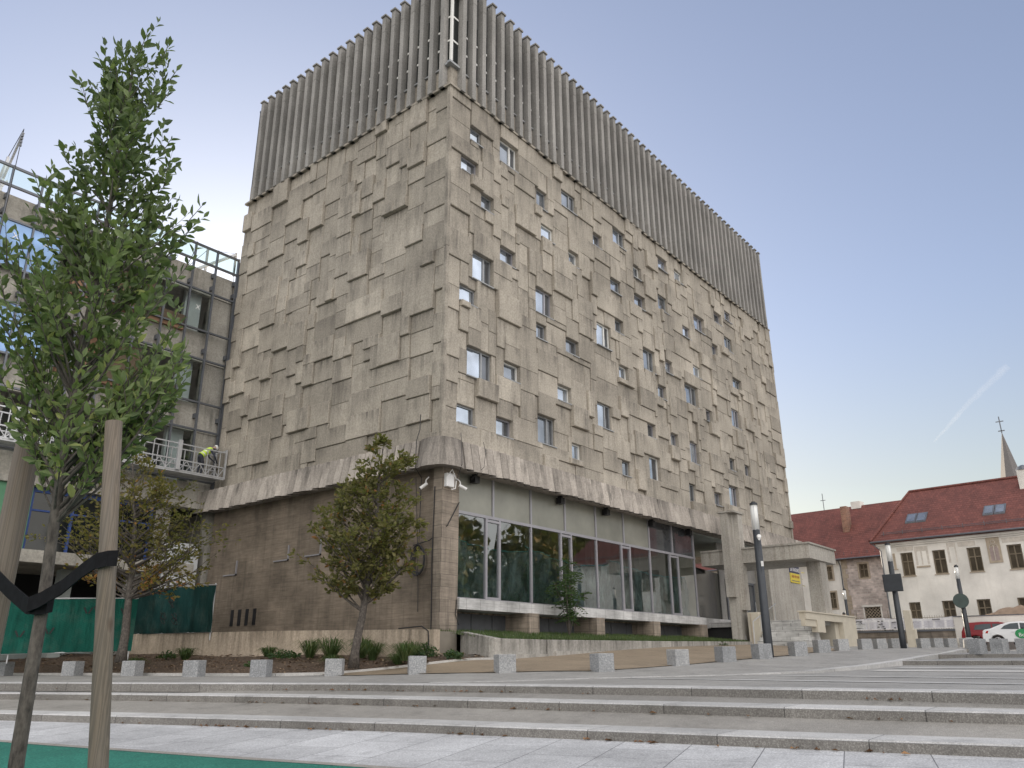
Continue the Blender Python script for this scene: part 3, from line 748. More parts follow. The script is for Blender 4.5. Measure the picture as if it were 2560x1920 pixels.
def packing(width, wins, seed):
    r = random.Random(seed); nu = round(width / CELL); nz = round((Z1 - Z0) / CELL)
    occ = [[0] * nu for _ in range(nz)]; snapped = []
    for u0, z0, u1, z1 in wins:
        a, b = round(u0 / CELL), max(round(u0 / CELL) + 3, round(u1 / CELL)); c = round((z0 - Z0) / CELL); d = max(c + 3, round((z1 - Z0) / CELL))
        for k in range(c, min(d, nz)):
            for i in range(a, min(b, nu)): occ[k][i] = 1
        snapped.append((a * CELL, Z0 + c * CELL, b * CELL, Z0 + d * CELL))
    out = []
    order = [(k, i) for k in range(nz) for i in range(nu)]
    for k, i in order:
        if occ[k][i]: continue
        wmax = 0
        while i + wmax < nu and not occ[k][i + wmax] and wmax < 11: wmax += 1
        q = r.random()
        wd = r.choice((5, 6, 7, 8, 8, 9)) if q < .62 else (r.choice((3, 4, 5, 5)) if q < .84 else r.choice((2, 2, 3)))
        hg = r.choice((3, 4, 4, 4, 5)) if wd >= 5 else (r.choice((3, 3, 4, 5)) if wd > 3 else r.choice((2, 3, 3, 4, 5)))
        if q > .94: hg = 2
        wd = min(wd, wmax)
        if 0 < wmax - wd < 2: wd = wmax
        h = 0
        while k + h < nz and h < hg and all(not occ[k + h][i + t] for t in range(wd)): h += 1
        if 0 < nz - (k + h) < 2 and all(not occ[kk][i + t] for kk in range(k + h, nz) for t in range(wd)): h = nz - k
        for kk in range(k, k + h):
            for t in range(wd): occ[kk][i + t] = 1
        out.append((i * CELL, Z0 + k * CELL, (i + wd) * CELL, Z0 + (k + h) * CELL))
    return out, snapped
def depth_pick(r): return r.choice((.03, .03, .08, .08, .13, .13, .13, .185, .185, .24))
def cladding(width, wins, seed, P):
    """P(u, d, z) -> world point, d = distance out of the wall"""
    rects, snapped = packing(width, wins, seed); r = random.Random(seed + 1); m = MB(); e = .006
    for u0, z0, u1, z1 in rects:
        d = depth_pick(r); m.tint = min(1, max(0, r.gauss(.5, .22)))
        if u0 < .1: d = min(d, .12)
        if any(abs(u1 - q[0]) < .02 and z0 < q[3] and z1 > q[1] for q in snapped): d = min(d, .07)
        if any((abs(z0 - q[3]) < .02 or abs(u0 - q[2]) < .02) and u0 < q[2] + .02 and u1 > q[0] and z0 < q[3] + .02 and z1 > q[1] for q in snapped): d = min(d, .14)
        d += r.uniform(-.008, .008); a, b, c, f = u0 + e, u1 - e, z0 + e, z1 - e; k = .018
        m.poly([P(a + k, d, c + k), P(b - k, d, c + k), P(b - k, d, f - k), P(a + k, d, f - k)], [(a, f - c), (b, f - c), (b, 0), (a, 0)])
        o = ((a, c), (b, c), (b, f), (a, f)); q = ((a + k, c + k), (b - k, c + k), (b - k, f - k), (a + k, f - k))
        for i in range(4):
            j = (i + 1) % 4
            m.poly([P(o[i][0], d - k, o[i][1]), P(o[j][0], d - k, o[j][1]), P(q[j][0], d, q[j][1]), P(q[i][0], d, q[i][1])])
            m.poly([P(o[i][0], -.34, o[i][1]), P(o[j][0], -.34, o[j][1]), P(o[j][0], d - k, o[j][1]), P(o[i][0], d - k, o[i][1])])
    return m, snapped
PR = lambda u, d, z: (u, -d, z)
PL = lambda v, d, z: (-d, v, z)
m, SN = cladding(WL, WINS, 11, PR)
m.build('panel_cladding', M['panel'], tower)
m2, _ = cladding(WR, [], 23, lambda v, d, z: (-d, v, z))
m2.build('panel_cladding', M['panel'], tower)
c = MB(); c.box(.36, WL - .1, .36, WR - .1, 8.4, 31.0)
c.build('core', M['dark'], tower)
# back and far sides, corner post
c = MB(); c.box(WL - .1, WL + .12, -.1, WR, 8.3, 24.75); c.box(0.4, WL - .1, WR - .1, WR + .1, 8.3, 24.75); c.tint = .5
rr = random.Random(5); z = 9.0
while z < 24.6:
    h = rr.choice((.75, 1, 1.25, 1.5, 1.75)); y = -.1
    while y < WR - 1:
        wd = rr.choice((.75, 1.25, 2, 2.5)); c.tint = rr.random(); dd = rr.choice((.16, .22, .3, .4)); c.box(WL + .1, WL + dd, y + .01, min(y + wd, WR) - .01, z + .01, min(z + h, 24.7) - .01); y += wd
    z += h
c.build('rear_wall', M['panel'], tower)
c = MB(); zz = 9.05; rr = random.Random(9)
while zz < 24.7:
    h = rr.choice((1.0, 1.5, 2.0, 2.5)); e = min(zz + h, 24.72); c.tint = rr.uniform(.35, .7); dd = rr.choice((.128, .13, .134, .14)); c.box(-dd, .03, -dd, .03, zz + .004, e - .004); zz += h
c.build('corner_post', M['panel'], tower)
# facade windows
for i, (u0, z0, u1, z1) in enumerate(SN):
    f = MB(); t = .055; yf = .07
    f.box(u0, u0 + t, yf, yf + .1, z0, z1); f.box(u1 - t, u1, yf, yf + .1, z0, z1); f.box(u0 + t, u1 - t, yf, yf + .1, z0, z0 + t); f.box(u0 + t, u1 - t, yf, yf + .1, z1 - t, z1)
    if u1 - u0 > 1.0: f.box(u0 + (u1 - u0) * .62, u0 + (u1 - u0) * .62 + .08, yf, yf + .1, z0 + t, z1 - t)
    wo_ = f.build('window', M['white_frame'] if i % 5 == 0 else (M['alu'] if i % 2 else M['sill']), tower)
    g = MB(); tl = rr.uniform(-.012, .012); tz = rr.uniform(-.01, .02)
    us = u0 + t + (u1 - u0 - 2 * t) * (.62 if u1 - u0 > 1.0 else rr.uniform(.45, 1))
    g.mi = 0; g.poly([(u0 + t, yf + .05 - tl, z0 + t), (us, yf + .05 + tl, z0 + t), (us, yf + .05 + tl + tz, z1 - t), (u0 + t, yf + .05 - tl + tz, z1 - t)])
    if u1 - t - us > .03:
        g.mi = 1; g.poly([(us, yf + .055 + tl, z0 + t), (u1 - t, yf + .055, z0 + t), (u1 - t, yf + .055 + tz, z1 - t), (us, yf + .055 + tl + tz, z1 - t)])
    g.build('pane', [M['pane'] if i % 4 else M['pane_mid'], M['pane_dark']], wo_)  # light left and dark right parts put the sky's reflection into the colour
    s = MB(); s.box(u0 - .03, u1 + .03, -.14, yf - .001, z0 - .03, z0 + .012); s.build('sill', M['sill'], wo_)
# top storey behind the fins
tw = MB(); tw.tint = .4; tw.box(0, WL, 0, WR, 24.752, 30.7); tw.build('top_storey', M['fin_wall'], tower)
led = MB(); led.box(-.2, WL + .1, -.2, -.001, 24.70, 24.80); led.box(-.2, -.001, 0, WR + .1, 24.70, 24.80)
led.build('ledge', M['panel'], tower)
led = MB(); led.tint = .6; led.box(-.012, WL, -.012, -.001, 24.801, 25.84); led.box(-.012, -.001, -.0, WR, 24.801, 25.84); led.build('sill_band', M['panel'], tower)
FR = [.53 + .667 * k for k in range(51)]
FL = [.30 + .655 * k for k in range(22)]
def fin(P, u):
    m = MB(); a, b = u - .118, u + .118; m.tint = rr.uniform(.2, .75)
    def bx(u0, u1, d0, d1, z0, z1):
        q = [P(u0, d0, z0), P(u1, d0, z0), P(u1, d1, z0), P(u0, d1, z0)]; m.hexa(q + [(x, y, z1) for x, y, z in q])
    bx(a, b, .002, .29, 25.45, 29.95); bx(a - .002, b + .002, .002, .294, 29.962, 30.85); m.tint *= .6; bx(a - .003, b + .003, .002, .30, 24.70, 25.438)
    m.tint = .1; bx(a - .05, b + .05, -.05, .36, 30.85, 30.93)
    m.build('fin', M['fin'], tower)
for u in FR: fin(PR, u)
for v in FL: fin(PL, v)
cop = MB(); cop.box(-.02, WL, -.02, .3, 30.701, 30.8); cop.box(-.02, .3, .3, WR, 30.701, 30.8)
cop.build('coping', M['alu_dark'], tower)
def slot(P, u):
    m = MB(); a, b = u - .16, u + .16
    m.poly([P(a, .006, 25.95), P(b, .006, 25.95), P(b, .006, 29.02), P(a, .006, 29.02)])
    o = m.build('slot_window', M['slot'], tower); f = MB()
    for z in (26.95, 27.95):
        q = [P(a, .008, z), P(b, .008, z), P(b, .03, z), P(a, .03, z)]; f.hexa(q + [(x, y, z + .10) for x, y, z in q])
    f.build('crossbar', M['white_frame'], o)
    f = MB(); q = [P(a - .06, .002, 25.86), P(b + .06, .002, 25.86), P(b + .06, .10, 25.86), P(a - .06, .10, 25.86)]; f.hexa(q + [(x, y, 25.93) for x, y, z in q]); f.build('sill', M['sill'], o)
for k in range(0, 50): slot(PR, FR[k] + .333)
for k in range(0, 21): slot(PL, FL[k] + .328)
cw = MB(); cw.poly([(-.02, 0.0, 25.95), (-.02, .42, 25.95), (-.02, .42, 29.75), (-.02, 0, 29.75)]); cw.poly([(0, -.02, 25.95), (.40, -.02, 25.95), (.40, -.02, 29.75), (0, -.02, 29.75)])
o = cw.build('corner_window', M['slot'], tower)
f = MB(); f.box(-.06, .04, -.06, .04, 25.95, 29.75)
for z in (27.2, 28.5): f.box(-.05, -.022, .04, .40, z, z + .09); f.box(.04, .38, -.05, -.022, z, z + .09)
f.build('mullion', M['white_frame'], o)
f = MB(); f.box(-.26, .3, -.26, .3, 29.76, 29.95); f.box(-.25, .36, -.2, -.0, 25.84, 25.94); f.box(-.2, .0, 0, .36, 25.84, 25.94); f.build('sill', M['sill'], o)
# pleated skirt
def skirt(P, length, start):
    m = MB(); pitch = .42; n = int((length - start) / pitch); prof = []
    for k in range(n + 1):
        u = start + k * pitch; prof += [(u, .30), (u + .05, .30), (u + .14, .50), (u + pitch - .004, .60)]
    r = random.Random(3)
    for i in range(len(prof) - 1):
        (u0, d0), (u1, d1) = prof[i], prof[i + 1]
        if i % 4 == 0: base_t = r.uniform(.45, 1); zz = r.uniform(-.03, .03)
        m.tint = base_t if i % 4 == 2 else r.uniform(0, .12)  # recessed faces tinted darker: dirt, and pleat shade put into the colour
        m.poly([P(u0, d0 + .10, 8.12 + zz), P(u1, d1 + .10, 8.12 + zz), P(u1, d1 - .08, 9.16), P(u0, d0 - .08, 9.16)])
        m.poly([P(u0, d0 - .08, 9.16), P(u1, d1 - .08, 9.16), P(u1, .0, 9.26), P(u0, .0, 9.26)])
        m.poly([P(u0, d0 + .10, 8.12 + zz), P(u1, d1 + .10, 8.12 + zz), P(u1, .36, 8.2), P(u0, .36, 8.2)])
    return m
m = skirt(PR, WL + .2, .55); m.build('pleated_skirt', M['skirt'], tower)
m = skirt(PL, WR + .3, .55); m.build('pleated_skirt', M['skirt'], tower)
cs = MB(); cpts = [(-.50, .60), (-.60, .30), (-.60, .02), (-.50, -.34), (-.34, -.50), (0.02, -.60), (.30, -.60), (.60, -.50)]
for (x0, y0), (x1, y1) in zip(cpts, cpts[1:]):
    k = 1.2; q = .86
    cs.tint = .3; cs.poly([(x0 * k if x0 < 0 else x0, y0 * k if y0 < 0 else y0, 8.1), (x1 * k if x1 < 0 else x1, y1 * k if y1 < 0 else y1, 8.1), (x1 * q if x1 < 0 else x1, y1 * q if y1 < 0 else y1, 9.18), (x0 * q if x0 < 0 else x0, y0 * q if y0 < 0 else y0, 9.18)])
    cs.poly([(x0 * q if x0 < 0 else x0, y0 * q if y0 < 0 else y0, 9.18), (x1 * q if x1 < 0 else x1, y1 * q if y1 < 0 else y1, 9.18), (.1, .1, 9.28)])
    cs.poly([(x0 * k if x0 < 0 else x0, y0 * k if y0 < 0 else y0, 8.1), (x1 * k if x1 < 0 else x1, y1 * k if y1 < 0 else y1, 8.1), (.1, .1, 8.2)])
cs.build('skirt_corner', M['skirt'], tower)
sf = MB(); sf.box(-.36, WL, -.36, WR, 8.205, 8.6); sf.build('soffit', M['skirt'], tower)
# ground floor: travertine flank, pillar, glazing
gw = MB(); gw.box(.12, .62, .40, WR, 1.4, 8.2); gw.build('flank_wall', M['travertine'], tower)
pw = MB(); pw.box(.05, .92, -.06, .39, 1.4, 8.2); pw.build('corner_pillar', M['travertine_light'], tower)
ow = MB(); ow.box(.115, .119, 12.55, 12.70, 0, 0)
ow = MB()
for v in (10.65, 11.2, 11.75, 12.3): ow.box(.10, .118, v, v + .22, 3.05, 3.72)
ow.build('vent_slot', M['black'], tower)
tr = MB()
for v, zz in ((12.4, 5.2), (8.7, 5.55), (6.6, 5.6), (4.6, 5.7)):
    tr.box(.06, .118, v, v + 1.0, zz, zz + .05); tr.box(.06, .118, v, v + .05, zz, zz + .62)
tr.build('wall_bracket', M['alu'], tower)
rm = MB(); rm.box(.93, 30.0, 5.2, 5.3, 3.3, 8.2); rm.box(.93, 30.0, .5, 5.2, 3.28, 3.34); rm.box(.93, 30, .3, 5.2, 8.1, 8.19)
for u in (4.2, 9.1, 13.9, 18.7): rm.box(u, u + .55, 3.2, 3.75, 3.34, 8.1)
rm.build('interior', M['room'], tower)
GX = [.92, 3.12, 5.5, 7.9, 10.3, 12.7, 15.1, 17.5, 19.9]
NAR = {1: (2.72, 3.50), 3: (7.55, 8.30), 5: (12.42, 13.18), 7: (17.12, 18.0)}
mu = MB()
for i, u in enumerate(GX):
    mu.box(u - .05, u + .05, .16, .27, 6.79, 8.2)
    if i in NAR:
        for q in NAR[i]: mu.box(q - .05, q + .05, .15, .27, 3.70, 6.68)
        mu.box(NAR[i][0] + .05, NAR[i][1] - .05, .15, .27, 6.55, 6.64); mu.box(NAR[i][0] + .05, NAR[i][1] - .05, .15, .27, 3.72, 3.80)
    else: mu.box(u - .04, u + .04, .16, .27, 3.70, 6.68)
mu.box(.92, 20.0, .155, .275, 6.68, 6.79); mu.box(.92, 20.0, .16, .275, 3.66, 3.72)
mu.build('mullion', M['alu'], tower)
edges = sorted([u for i, u in enumerate(GX) if i not in NAR] + [q for v in NAR.values() for q in v])
for a, b in zip(edges, edges[1:]):
    g = MB(); g.poly([(a + .03, .21, 3.72), (b - .03, .21 + rr.uniform(-.006, .006), 3.72), (b - .03, .21 + rr.uniform(-.006, .006), 6.68), (a + .03, .21, 6.68)]); g.build('glass_pane', M['glass'], tower)
for a, b in zip(GX, GX[1:]):
    g = MB(); g.poly([(a + .05, .215, 6.79), (b - .05, .215, 6.79), (b - .05, .215, 8.2), (a + .05, .215, 8.2)])
    g.build('fanlight', M['frost'] if a < 15 else M['pane_dark'], tower)
def sheet(u0, u1, sag, seed):
    r = random.Random(seed); m = MB(); nu, nz = 40, 24; ph = [r.uniform(0, 6) for _ in range(4)]
    for i in range(nu + 1):
        for k in range(nz + 1):
            u = u0 + (u1 - u0) * i / nu; t = k / nz; top = 6.0 - sag * math.sin(math.pi * i / nu) - .25 * i / nu
            d = .65 + .10 * math.sin(u * 5 + ph[0] + t * 2) * (1 - t * .3) + .08 * math.sin(u * 11 + ph[1] - t * 5) + .06 * math.sin(u * 3 + t * 9 + ph[2])
            m.v.append((u, d, 3.4 + (top - 3.4) * t))
    for i in range(nu):
        for k in range(nz):
            b = i * (nz + 1) + k; m.face((b, b + nz + 1, b + nz + 2, b + 1))
    return m, [m.v[i * (nz + 1) + nz] for i in range(nu + 1)]
for a, b, s_, sd_ in ((.95, 5.6, .22, 1), (5.6, 12.0, .3, 2), (12.0, 19.8, .25, 3)):
    m, edge = sheet(a, b, s_, sd_); o = m.build('plastic_sheet', M['sheet'], tower, smooth=True)
    t = MB(); t.tube([(p[0], p[1] - .02, p[2]) for p in edge], .022, 6); t.build('sheet_edge', M['teal'], o)
ms = MB(); ms.box(.921, 20.1, -.16, .30, 3.29, 3.655); ms.build('marble_sill', M['marble'], tower)
bs = MB(); bs.box(.95, 24.3, .95, 1.1, 1.6, 3.29); bs.tint = .6; bs.build('basement_wall', M['rough_wall'], tower)
for a, b in ((1.5, 5.1), (6.2, 10.2), (11.0, 15.0), (15.9, 20.2)):
    g = MB()
    for k in range(3):
        q = a + (b - a) * k / 3; g.box(q + .02, q + (b - a) / 3 - .02, .88, .948, 2.4, 3.22)
    g.build('basement_hatch', M['alu_dark'], tower)
for u in (4.7, 9.35, 14.2, 19.2):
    g = MB(); g.box(u, u + .62, -.30, .92, 1.6, 3.288); g.build('stub_pillar', M['travertine_light'], tower)
# entrance: set-back glass, pylon, doors, flank wall, canopy
g = MB(); g.poly([(20.0, .25, 3.7), (24.3, .9, 3.7), (24.3, .9, 6.3), (20.0, .25, 6.3)]); g.build('entrance_glass', M['slot'], tower)
g = MB(); g.box(20.1, 25.5, .3, .95, 3.17, 3.69); g.build('entrance_plinth', M['marble'], tower)
py = MB(); py.tint = .5
py.box(20.2, 21.1, -2.0, -1.45, 1.7, 8.95); py.tint = .4; py.box(19.85, 20.198, -1.92, -1.5, 4.62, 8.95); py.tint = .65; py.box(20.45, 21.0, -2.25, -2.002, 3.98, 8.95)
py.tint = .2; py.box(19.78, 21.17, -2.32, -1.38, 8.952, 9.05)
py.build('pylon', M['canopy'], tower)
dw = MB(); dw.box(24.3, 29.6, .85, .95, 6.05, 8.2); dw.box(24.3, 25.0, .85, .95, 3.4, 6.05)
dw.build('lobby_wall', M['fin'], tower)
for a in (25.0, 26.4, 27.8):
    d = MB(); d.box(a, a + .12, .78, .9, 3.45, 6.04); d.box(a + 1.2, a + 1.32, .78, .9, 3.45, 6.04); d.box(a + .12, a + 1.2, .78, .9, 5.9, 6.04); d.box(a + .12, a + 1.2, .78, .9, 3.45, 3.6)
    d = d.build('door', M['alu_dark'], tower)
    q = MB(); q.poly([(a + .12, .84, 3.6), (a + 1.2, .84, 3.6), (a + 1.2, .84, 5.9), (a + .12, .84, 5.9)]); q.build('pane', M['pane_dark'], d)
    q = MB(); q.tube([(a + 1.08, .70, 4.2), (a + 1.08, .70, 4.9)], .02); q.build('handle', M['steel'], d)
fw_ = MB(); fw_.tint = .4; fw_.box(29.6, 35.4, -.05, 2.0, 1.9, 8.19); fw_.build('side_wall', M['canopy'], tower)
cn = MB(); cn.tint = .55
CY = -5.75
cn.box(20.6, 24.6, CY, .12, 6.36, 7.06); cn.tint = .1; cn.box(20.53, 24.67, CY - .07, .12, 7.062, 7.15)
cn.build('canopy', M['canopy'], tower)
cc = MB(); cc.tint = .4; cc.box(22.3, 23.3, -5.65, -4.95, 3.7, 6.36); cc.build('canopy_column', M['canopy'], tower)
lg = MB(); lg.tint = .5; lg.box(21.3, 29.6, -5.4, .84, 3.2, 3.45); lg.build('landing', M['stair'], tower)
lv = MB(); lv.box(21.5, 29.6, -4.6, .8, 1.7, 3.2); lv.build('landing_void', M['dark'], tower)
pa = MB()
pa.box(18.7, 26.3, -5.85, -5.55, 3.36, 3.68); pa.box(20.2, 21.3, -5.85, -5.55, 2.8, 3.36); pa.box(24.1, 26.3, -5.85, -5.55, 1.8, 3.36); pa.box(23.5, 24.1, -5.6, -4.7, 1.8, 3.36)
pa.box(18.62, 26.38, -5.9, -5.5, 3.68, 3.74); pa.box(18.7, 20.2, -5.8, -5.6, 3.05, 3.36)
pa.build('parapet', M['cream'], tower)
st = MB()
for k in range(7): st.box(19.3 + .32 * k, 21.6, -5.5 + .03 * k, -3.0, 1.9 if k == 0 else 2.12 + .17 * (k - 1) + .16, 2.28 + .17 * k)
st.build('entrance_stair', M['stair'], tower)
hr = MB()
hr.tube([(22.4, -3.05, 4.35), (19.2, -3.05, 3.35), (19.15, -3.05, 2.3)], .025)
for x in (20.2, 21.2, 22.2): hr.tube([(x, -3.05, 2.9), (x, -3.05, 3.35 + (x - 19.2) * .312)], .015)
hr.build('handrail', M['steel'], tower)
sg = MB(); sg.box(33.2, 34.9, -.09, -.052, 6.36, 7.5)
sgn = MB(); sgn.box(33.2, 34.9, -.10, -.052, 6.98, 7.46); sgt = sgn.build('banner_top', M['navy'], None)
sgy = MB(); sgy.box(33.2, 34.9, -.10, -.052, 6.36, 6.978)
sale = thing('sale_banner', 'navy and yellow for-sale banner with white lettering on the concrete entrance wall', 'banner', (34, -.1, 6.9))
bpy.data.objects.remove(sgt); sgn.build('upper_field', M['navy'], sale); sgy.build('lower_field', M['yellow'], sale)
def text(name, s, loc, rot, size, mat, parent=None, sx=1.0, ext=.004):
    cu = bpy.data.curves.new(name, 'FONT'); cu.body = s; cu.size = size; cu.extrude = ext; cu.align_x = 'CENTER'; cu.align_y = 'CENTER'
    cu.materials.append(mat); o = bpy.data.objects.new(name, cu); COL.objects.link(o)
    off = parent_loc(parent) if parent else Vector((0, 0, 0))
    o.location = Vector(loc) - off; o.rotation_euler = rot; o.scale = (sx, 1, 1)
    if parent: o.parent = parent
    bpy.context.view_layer.update(); me = bpy.data.meshes.new_from_object(o.evaluated_get(bpy.context.evaluated_depsgraph_get()))
    q = bpy.data.objects.new(name, me); COL.objects.link(q); q.location, q.rotation_euler, q.scale = o.location, o.rotation_euler, o.scale
    if parent: q.parent = parent
    bpy.data.objects.remove(o); return q
text('lettering', 'DE VÂNZARE', (34.05, -.108, 7.20), (R(90), 0, 0), .34, M['white_ink'], sale, .78)
ln = MB(); x = 33.4
for k, wd in enumerate((.13, .13, .13, .13, 0, .13, .13, .13, 0, .13, .13, .13)):
    if wd: ln.box(x, x + .07, -.106, -.1, 6.68, 6.86); ln.box(x + .02, x + .09, -.106, -.1, 6.74, 6.80)
    x += wd or .05
ln.build('faded_number', M['redink'], sale)
ln = MB(); ln.box(33.35, 34.75, -.105, -.1, 6.46, 6.51); ln.build('small_print', M['alu_dark'], sale)
# cables, cameras and box on the corner
cb = MB()
cb.tube([(-.56, .55, 10.1), (-.62, .5, 9.5), (-.72, .55, 9.1), (-.74, .55, 8.1), (-.02, .95, 7.9), (0.0, 1.0, 5.4)], .016, 6)
cb.tube([(-.2, 1.05, 7.9), (.0, 1.05, 5.4), (.06, 1.02, 4.0), (.06, 1.0, 3.2)], .013, 6)
cb.tube([(.02, .3, 7.5), (.02, .34, 5.0), (.02, .30, 2.4)], .02, 6)
cb.tube([(.9, -.09, 7.0), (.3, -.10, 6.1), (.02, .5, 5.6), (.03, 1.3, 5.5)], .02, 6)
cb.tube([(.85, -.09, 3.6), (.80, -.09, 3.1), (.95, -.12, 2.75)], .014, 6)
cb.tube([(.35, -.62, 9.4), (.32, -.7, 8.9), (.3, -.75, 8.2), (.5, -.3, 7.7)], .012, 6)
cb.tube([(1.6, -.62, 9.3), (1.62, -.72, 8.9), (1.5, -.74, 8.3), (1.4, -.2, 7.9)], .010, 6)
cb.build('wall_cable', M['cable'], tower)
coil = MB()
for k in range(7):
    r_ = .42 + .02 * k; cy = 1.0 + rr.uniform(-.03, .03)
    coil.tube([(.04 - .012 * k, cy + r_ * .62 * math.cos(a * .3927), 4.95 + r_ * math.sin(a * .3927)) for a in range(17)], .017, 6)
tag(coil.build('cable_coil', M['cable']), 'black coiled cable hanging on the brown stone wall near the glazed corner', 'cable')
def camera(loc, d, lab):
    t = thing('security_camera', lab, 'camera', loc); m = MB(); L = Vector(loc); D = Vector(d).normalized()
    m.tube([L - D * .02, L + D * .30], [.06, .06], 12); m.build('housing', M['white'], t)
    m = MB(); m.tube([L + D * .301, L + D * .31], [.052, .05], 12); m.build('lens', M['black'], t)
    m = MB(); m.tube([L + D * .05, L + D * .02 + Vector((.02, .02, .16)), L - D * .1 + Vector((.02, .02, .2))], .025, 8); m.build('bracket', M['white'], t)
camera((-.08, .62, 7.62), (-.6, .35, -.55), 'white bullet camera facing left on the stone wall under the pleated skirt')
camera((.75, -.22, 7.58), (.7, -.5, -.42), 'white bullet camera facing right above the corner of the glazing')
jb = MB(); jb.box(.10, .48, -.24, -.062, 7.45, 7.95)
o = thing('junction_box', 'white junction box with a looped cable on the corner pillar under the pleated skirt', 'box', (.3, -.1, 7.7))
jb.build('case', M['white'], o, bevel=.03)
m = MB(); m.tube([(.05, -.26, 7.45), (.02, -.28, 7.75), (.28, -.3, 8.08), (.52, -.28, 7.75), (.5, -.26, 7.42), (.3, -.25, 7.36)], .02, 6); m.build('cable_loop', M['white'], o)
for k, u in enumerate((1.7, 7.2, 10.8, 15.0, 19.0)):
    m = MB(); m.box(u, u + .26, -.14, .12, 7.86, 8.12); m.box(u + .08, u + .18, -.1, .1, 8.1, 8.2)
    tag(m.build('floodlight', M['black']), ['black floodlight under the skirt over the first frosted fanlight', 'black floodlight under the skirt over the third frosted fanlight', 'black floodlight under the skirt over the fifth frosted fanlight', 'black floodlight under the skirt where the frosted fanlights end', 'black floodlight under the skirt left of the concrete pylon'][k], 'light', 'black floodlights under the skirt')
ub = MB(); ub.box(20.35, 21.3, -2.9, -2.3, 1.8, 3.85)
uo = thing('utility_cabinet', 'cream utility cabinet standing behind the tall tube lamp beside the marble steps', 'cabinet', (20.9, -2.6, 2.0)); ub.build('case', M['cream'], uo, bevel=.02)
m = MB(); m.box(20.3, 20.349, -2.5, -2.45, 1.9, 3.8); m.box(21.0, 21.06, -2.93, -2.901, 1.9, 3.8); m.build('door_trim', M['stone_trim'], uo)

# ------------------------------------------------------------------ retaining wall, lawn planter
rw = MB(); rw.tint = .5
WX = lambda y: -1.0 - .1485 * (y + .82)
pts = [(14.4, 2.70), (10.1, 2.68), (5.9, 2.65), (1.0, 2.58), (-.82, 2.55)]
for (a, za), (b, zb) in zip(pts, pts[1:]):
    rw.hexa(((WX(b), b, 1.3), (WX(b) + .3, b, 1.3), (WX(a) + .3, a, 1.3), (WX(a), a, 1.3), (WX(b), b, zb), (WX(b) + .3, b, zb), (WX(a) + .3, a, za), (WX(a), a, za)))
o = thing('retaining_wall', 'low stained beige retaining wall at the back of the mulch bed', 'wall', (-1, 6, 1.8)); rw.build('body', M['rough_wall'], o)
rw = MB(); rw.prism([(-.69, -.8), (.115, -.8), (.115, 14.6), (-2.9, 14.6)], 1.3, 2.5); rw.build('backfill', M['earth'], o)
m = MB(); m.tube([(-.9, .9, 2.62), (-1.02, -.3, 2.66), (-1.04, -.62, 2.5), (-1.05, -.66, 2.1), (-1.08, -.5, 1.75)], .022, 6)
tag(m.build('hose', M['cable']), 'black hose looping over the right end of the stained retaining wall', 'hose')
pl = MB(); pl.tint = .45
def wallseg(a, b, t):  # a,b = (x,y,ztop)
    a, b = Vector(a), Vector(b); d = (b - a); d.z = 0; nn = Vector((-d.y, d.x, 0)).normalized() * t; lo = lambda p: Vector((p.x, p.y, 1.2))
    pl.hexa((lo(a), lo(b), lo(b) + nn, lo(a) + nn, a, b, b + nn, a + nn))
wallseg((.08, -1.0, 2.50), (-.52, -2.98, 2.24), .28); pl.tint = .6; wallseg((-.52, -3.0, 2.24), (2.1, -3.0, 2.24), .28); pl.tint = .4; wallseg((2.14, -3.03, 2.24), (10.3, -3.0, 2.30), .28); wallseg((10.3, -3.0, 2.30), (19.0, -3.0, 2.40), .28)
lw = thing('lawn_planter', 'low weathered concrete planter wall with a cracked joint along the lawn', 'wall', (6, -3, 1.7)); pl.build('body', M['planter'], lw, bevel=.015)
pb = MB(); pb.tint = .8
for (a, b, z0, z1) in ((-.5, 2.1, 1.62, 1.86), (2.5, 10, 1.72, 1.95), (10, 18, 1.9, 2.05)): pb.box(a, b, -3.10, -3.003, 1.2, (z0 + z1) / 2 + .05)
pb.build('footing', M['planter'], lw)
def zlawn(x, y):
    t = max(0, min(1, (y + 2.75) / 2.9)); f = interp(x, [-.5, 10, 19], [2.22, 2.28, 2.38]); b = interp(x, [0, 14, 24], [2.54, 2.62, 2.68]); return f + (b - f) * t
p = MB(); A = [(-.25 + i * .5, -2.74, 0) for i in range(40)]; p.strip(A, [(max(a[0], .35), .9, 0) for a in A], 4, zlawn); tag(p.build('lawn_soil', M['earth']), kind='structure')
gr = MB(); rg = random.Random(4)
for i in range(16000):
    x = rg.uniform(-.2, 19.2); y = -2.72 + 3.4 * rg.random() ** 1.7; z = zlawn(x, y); h = rg.uniform(.06, .15); a = rg.uniform(0, 6.28); wd = .012
    lx, ly = rg.uniform(-.05, .05), rg.uniform(-.05, .05); gr.tint = rg.random()
    b = len(gr.v); gr.v += [(x - math.cos(a) * wd, y - math.sin(a) * wd, z), (x + math.cos(a) * wd, y + math.sin(a) * wd, z), (x + lx, y + ly, z + h)]; gr.face((b, b + 1, b + 2))
tag(gr.build('grass', M['grass']), kind='stuff')

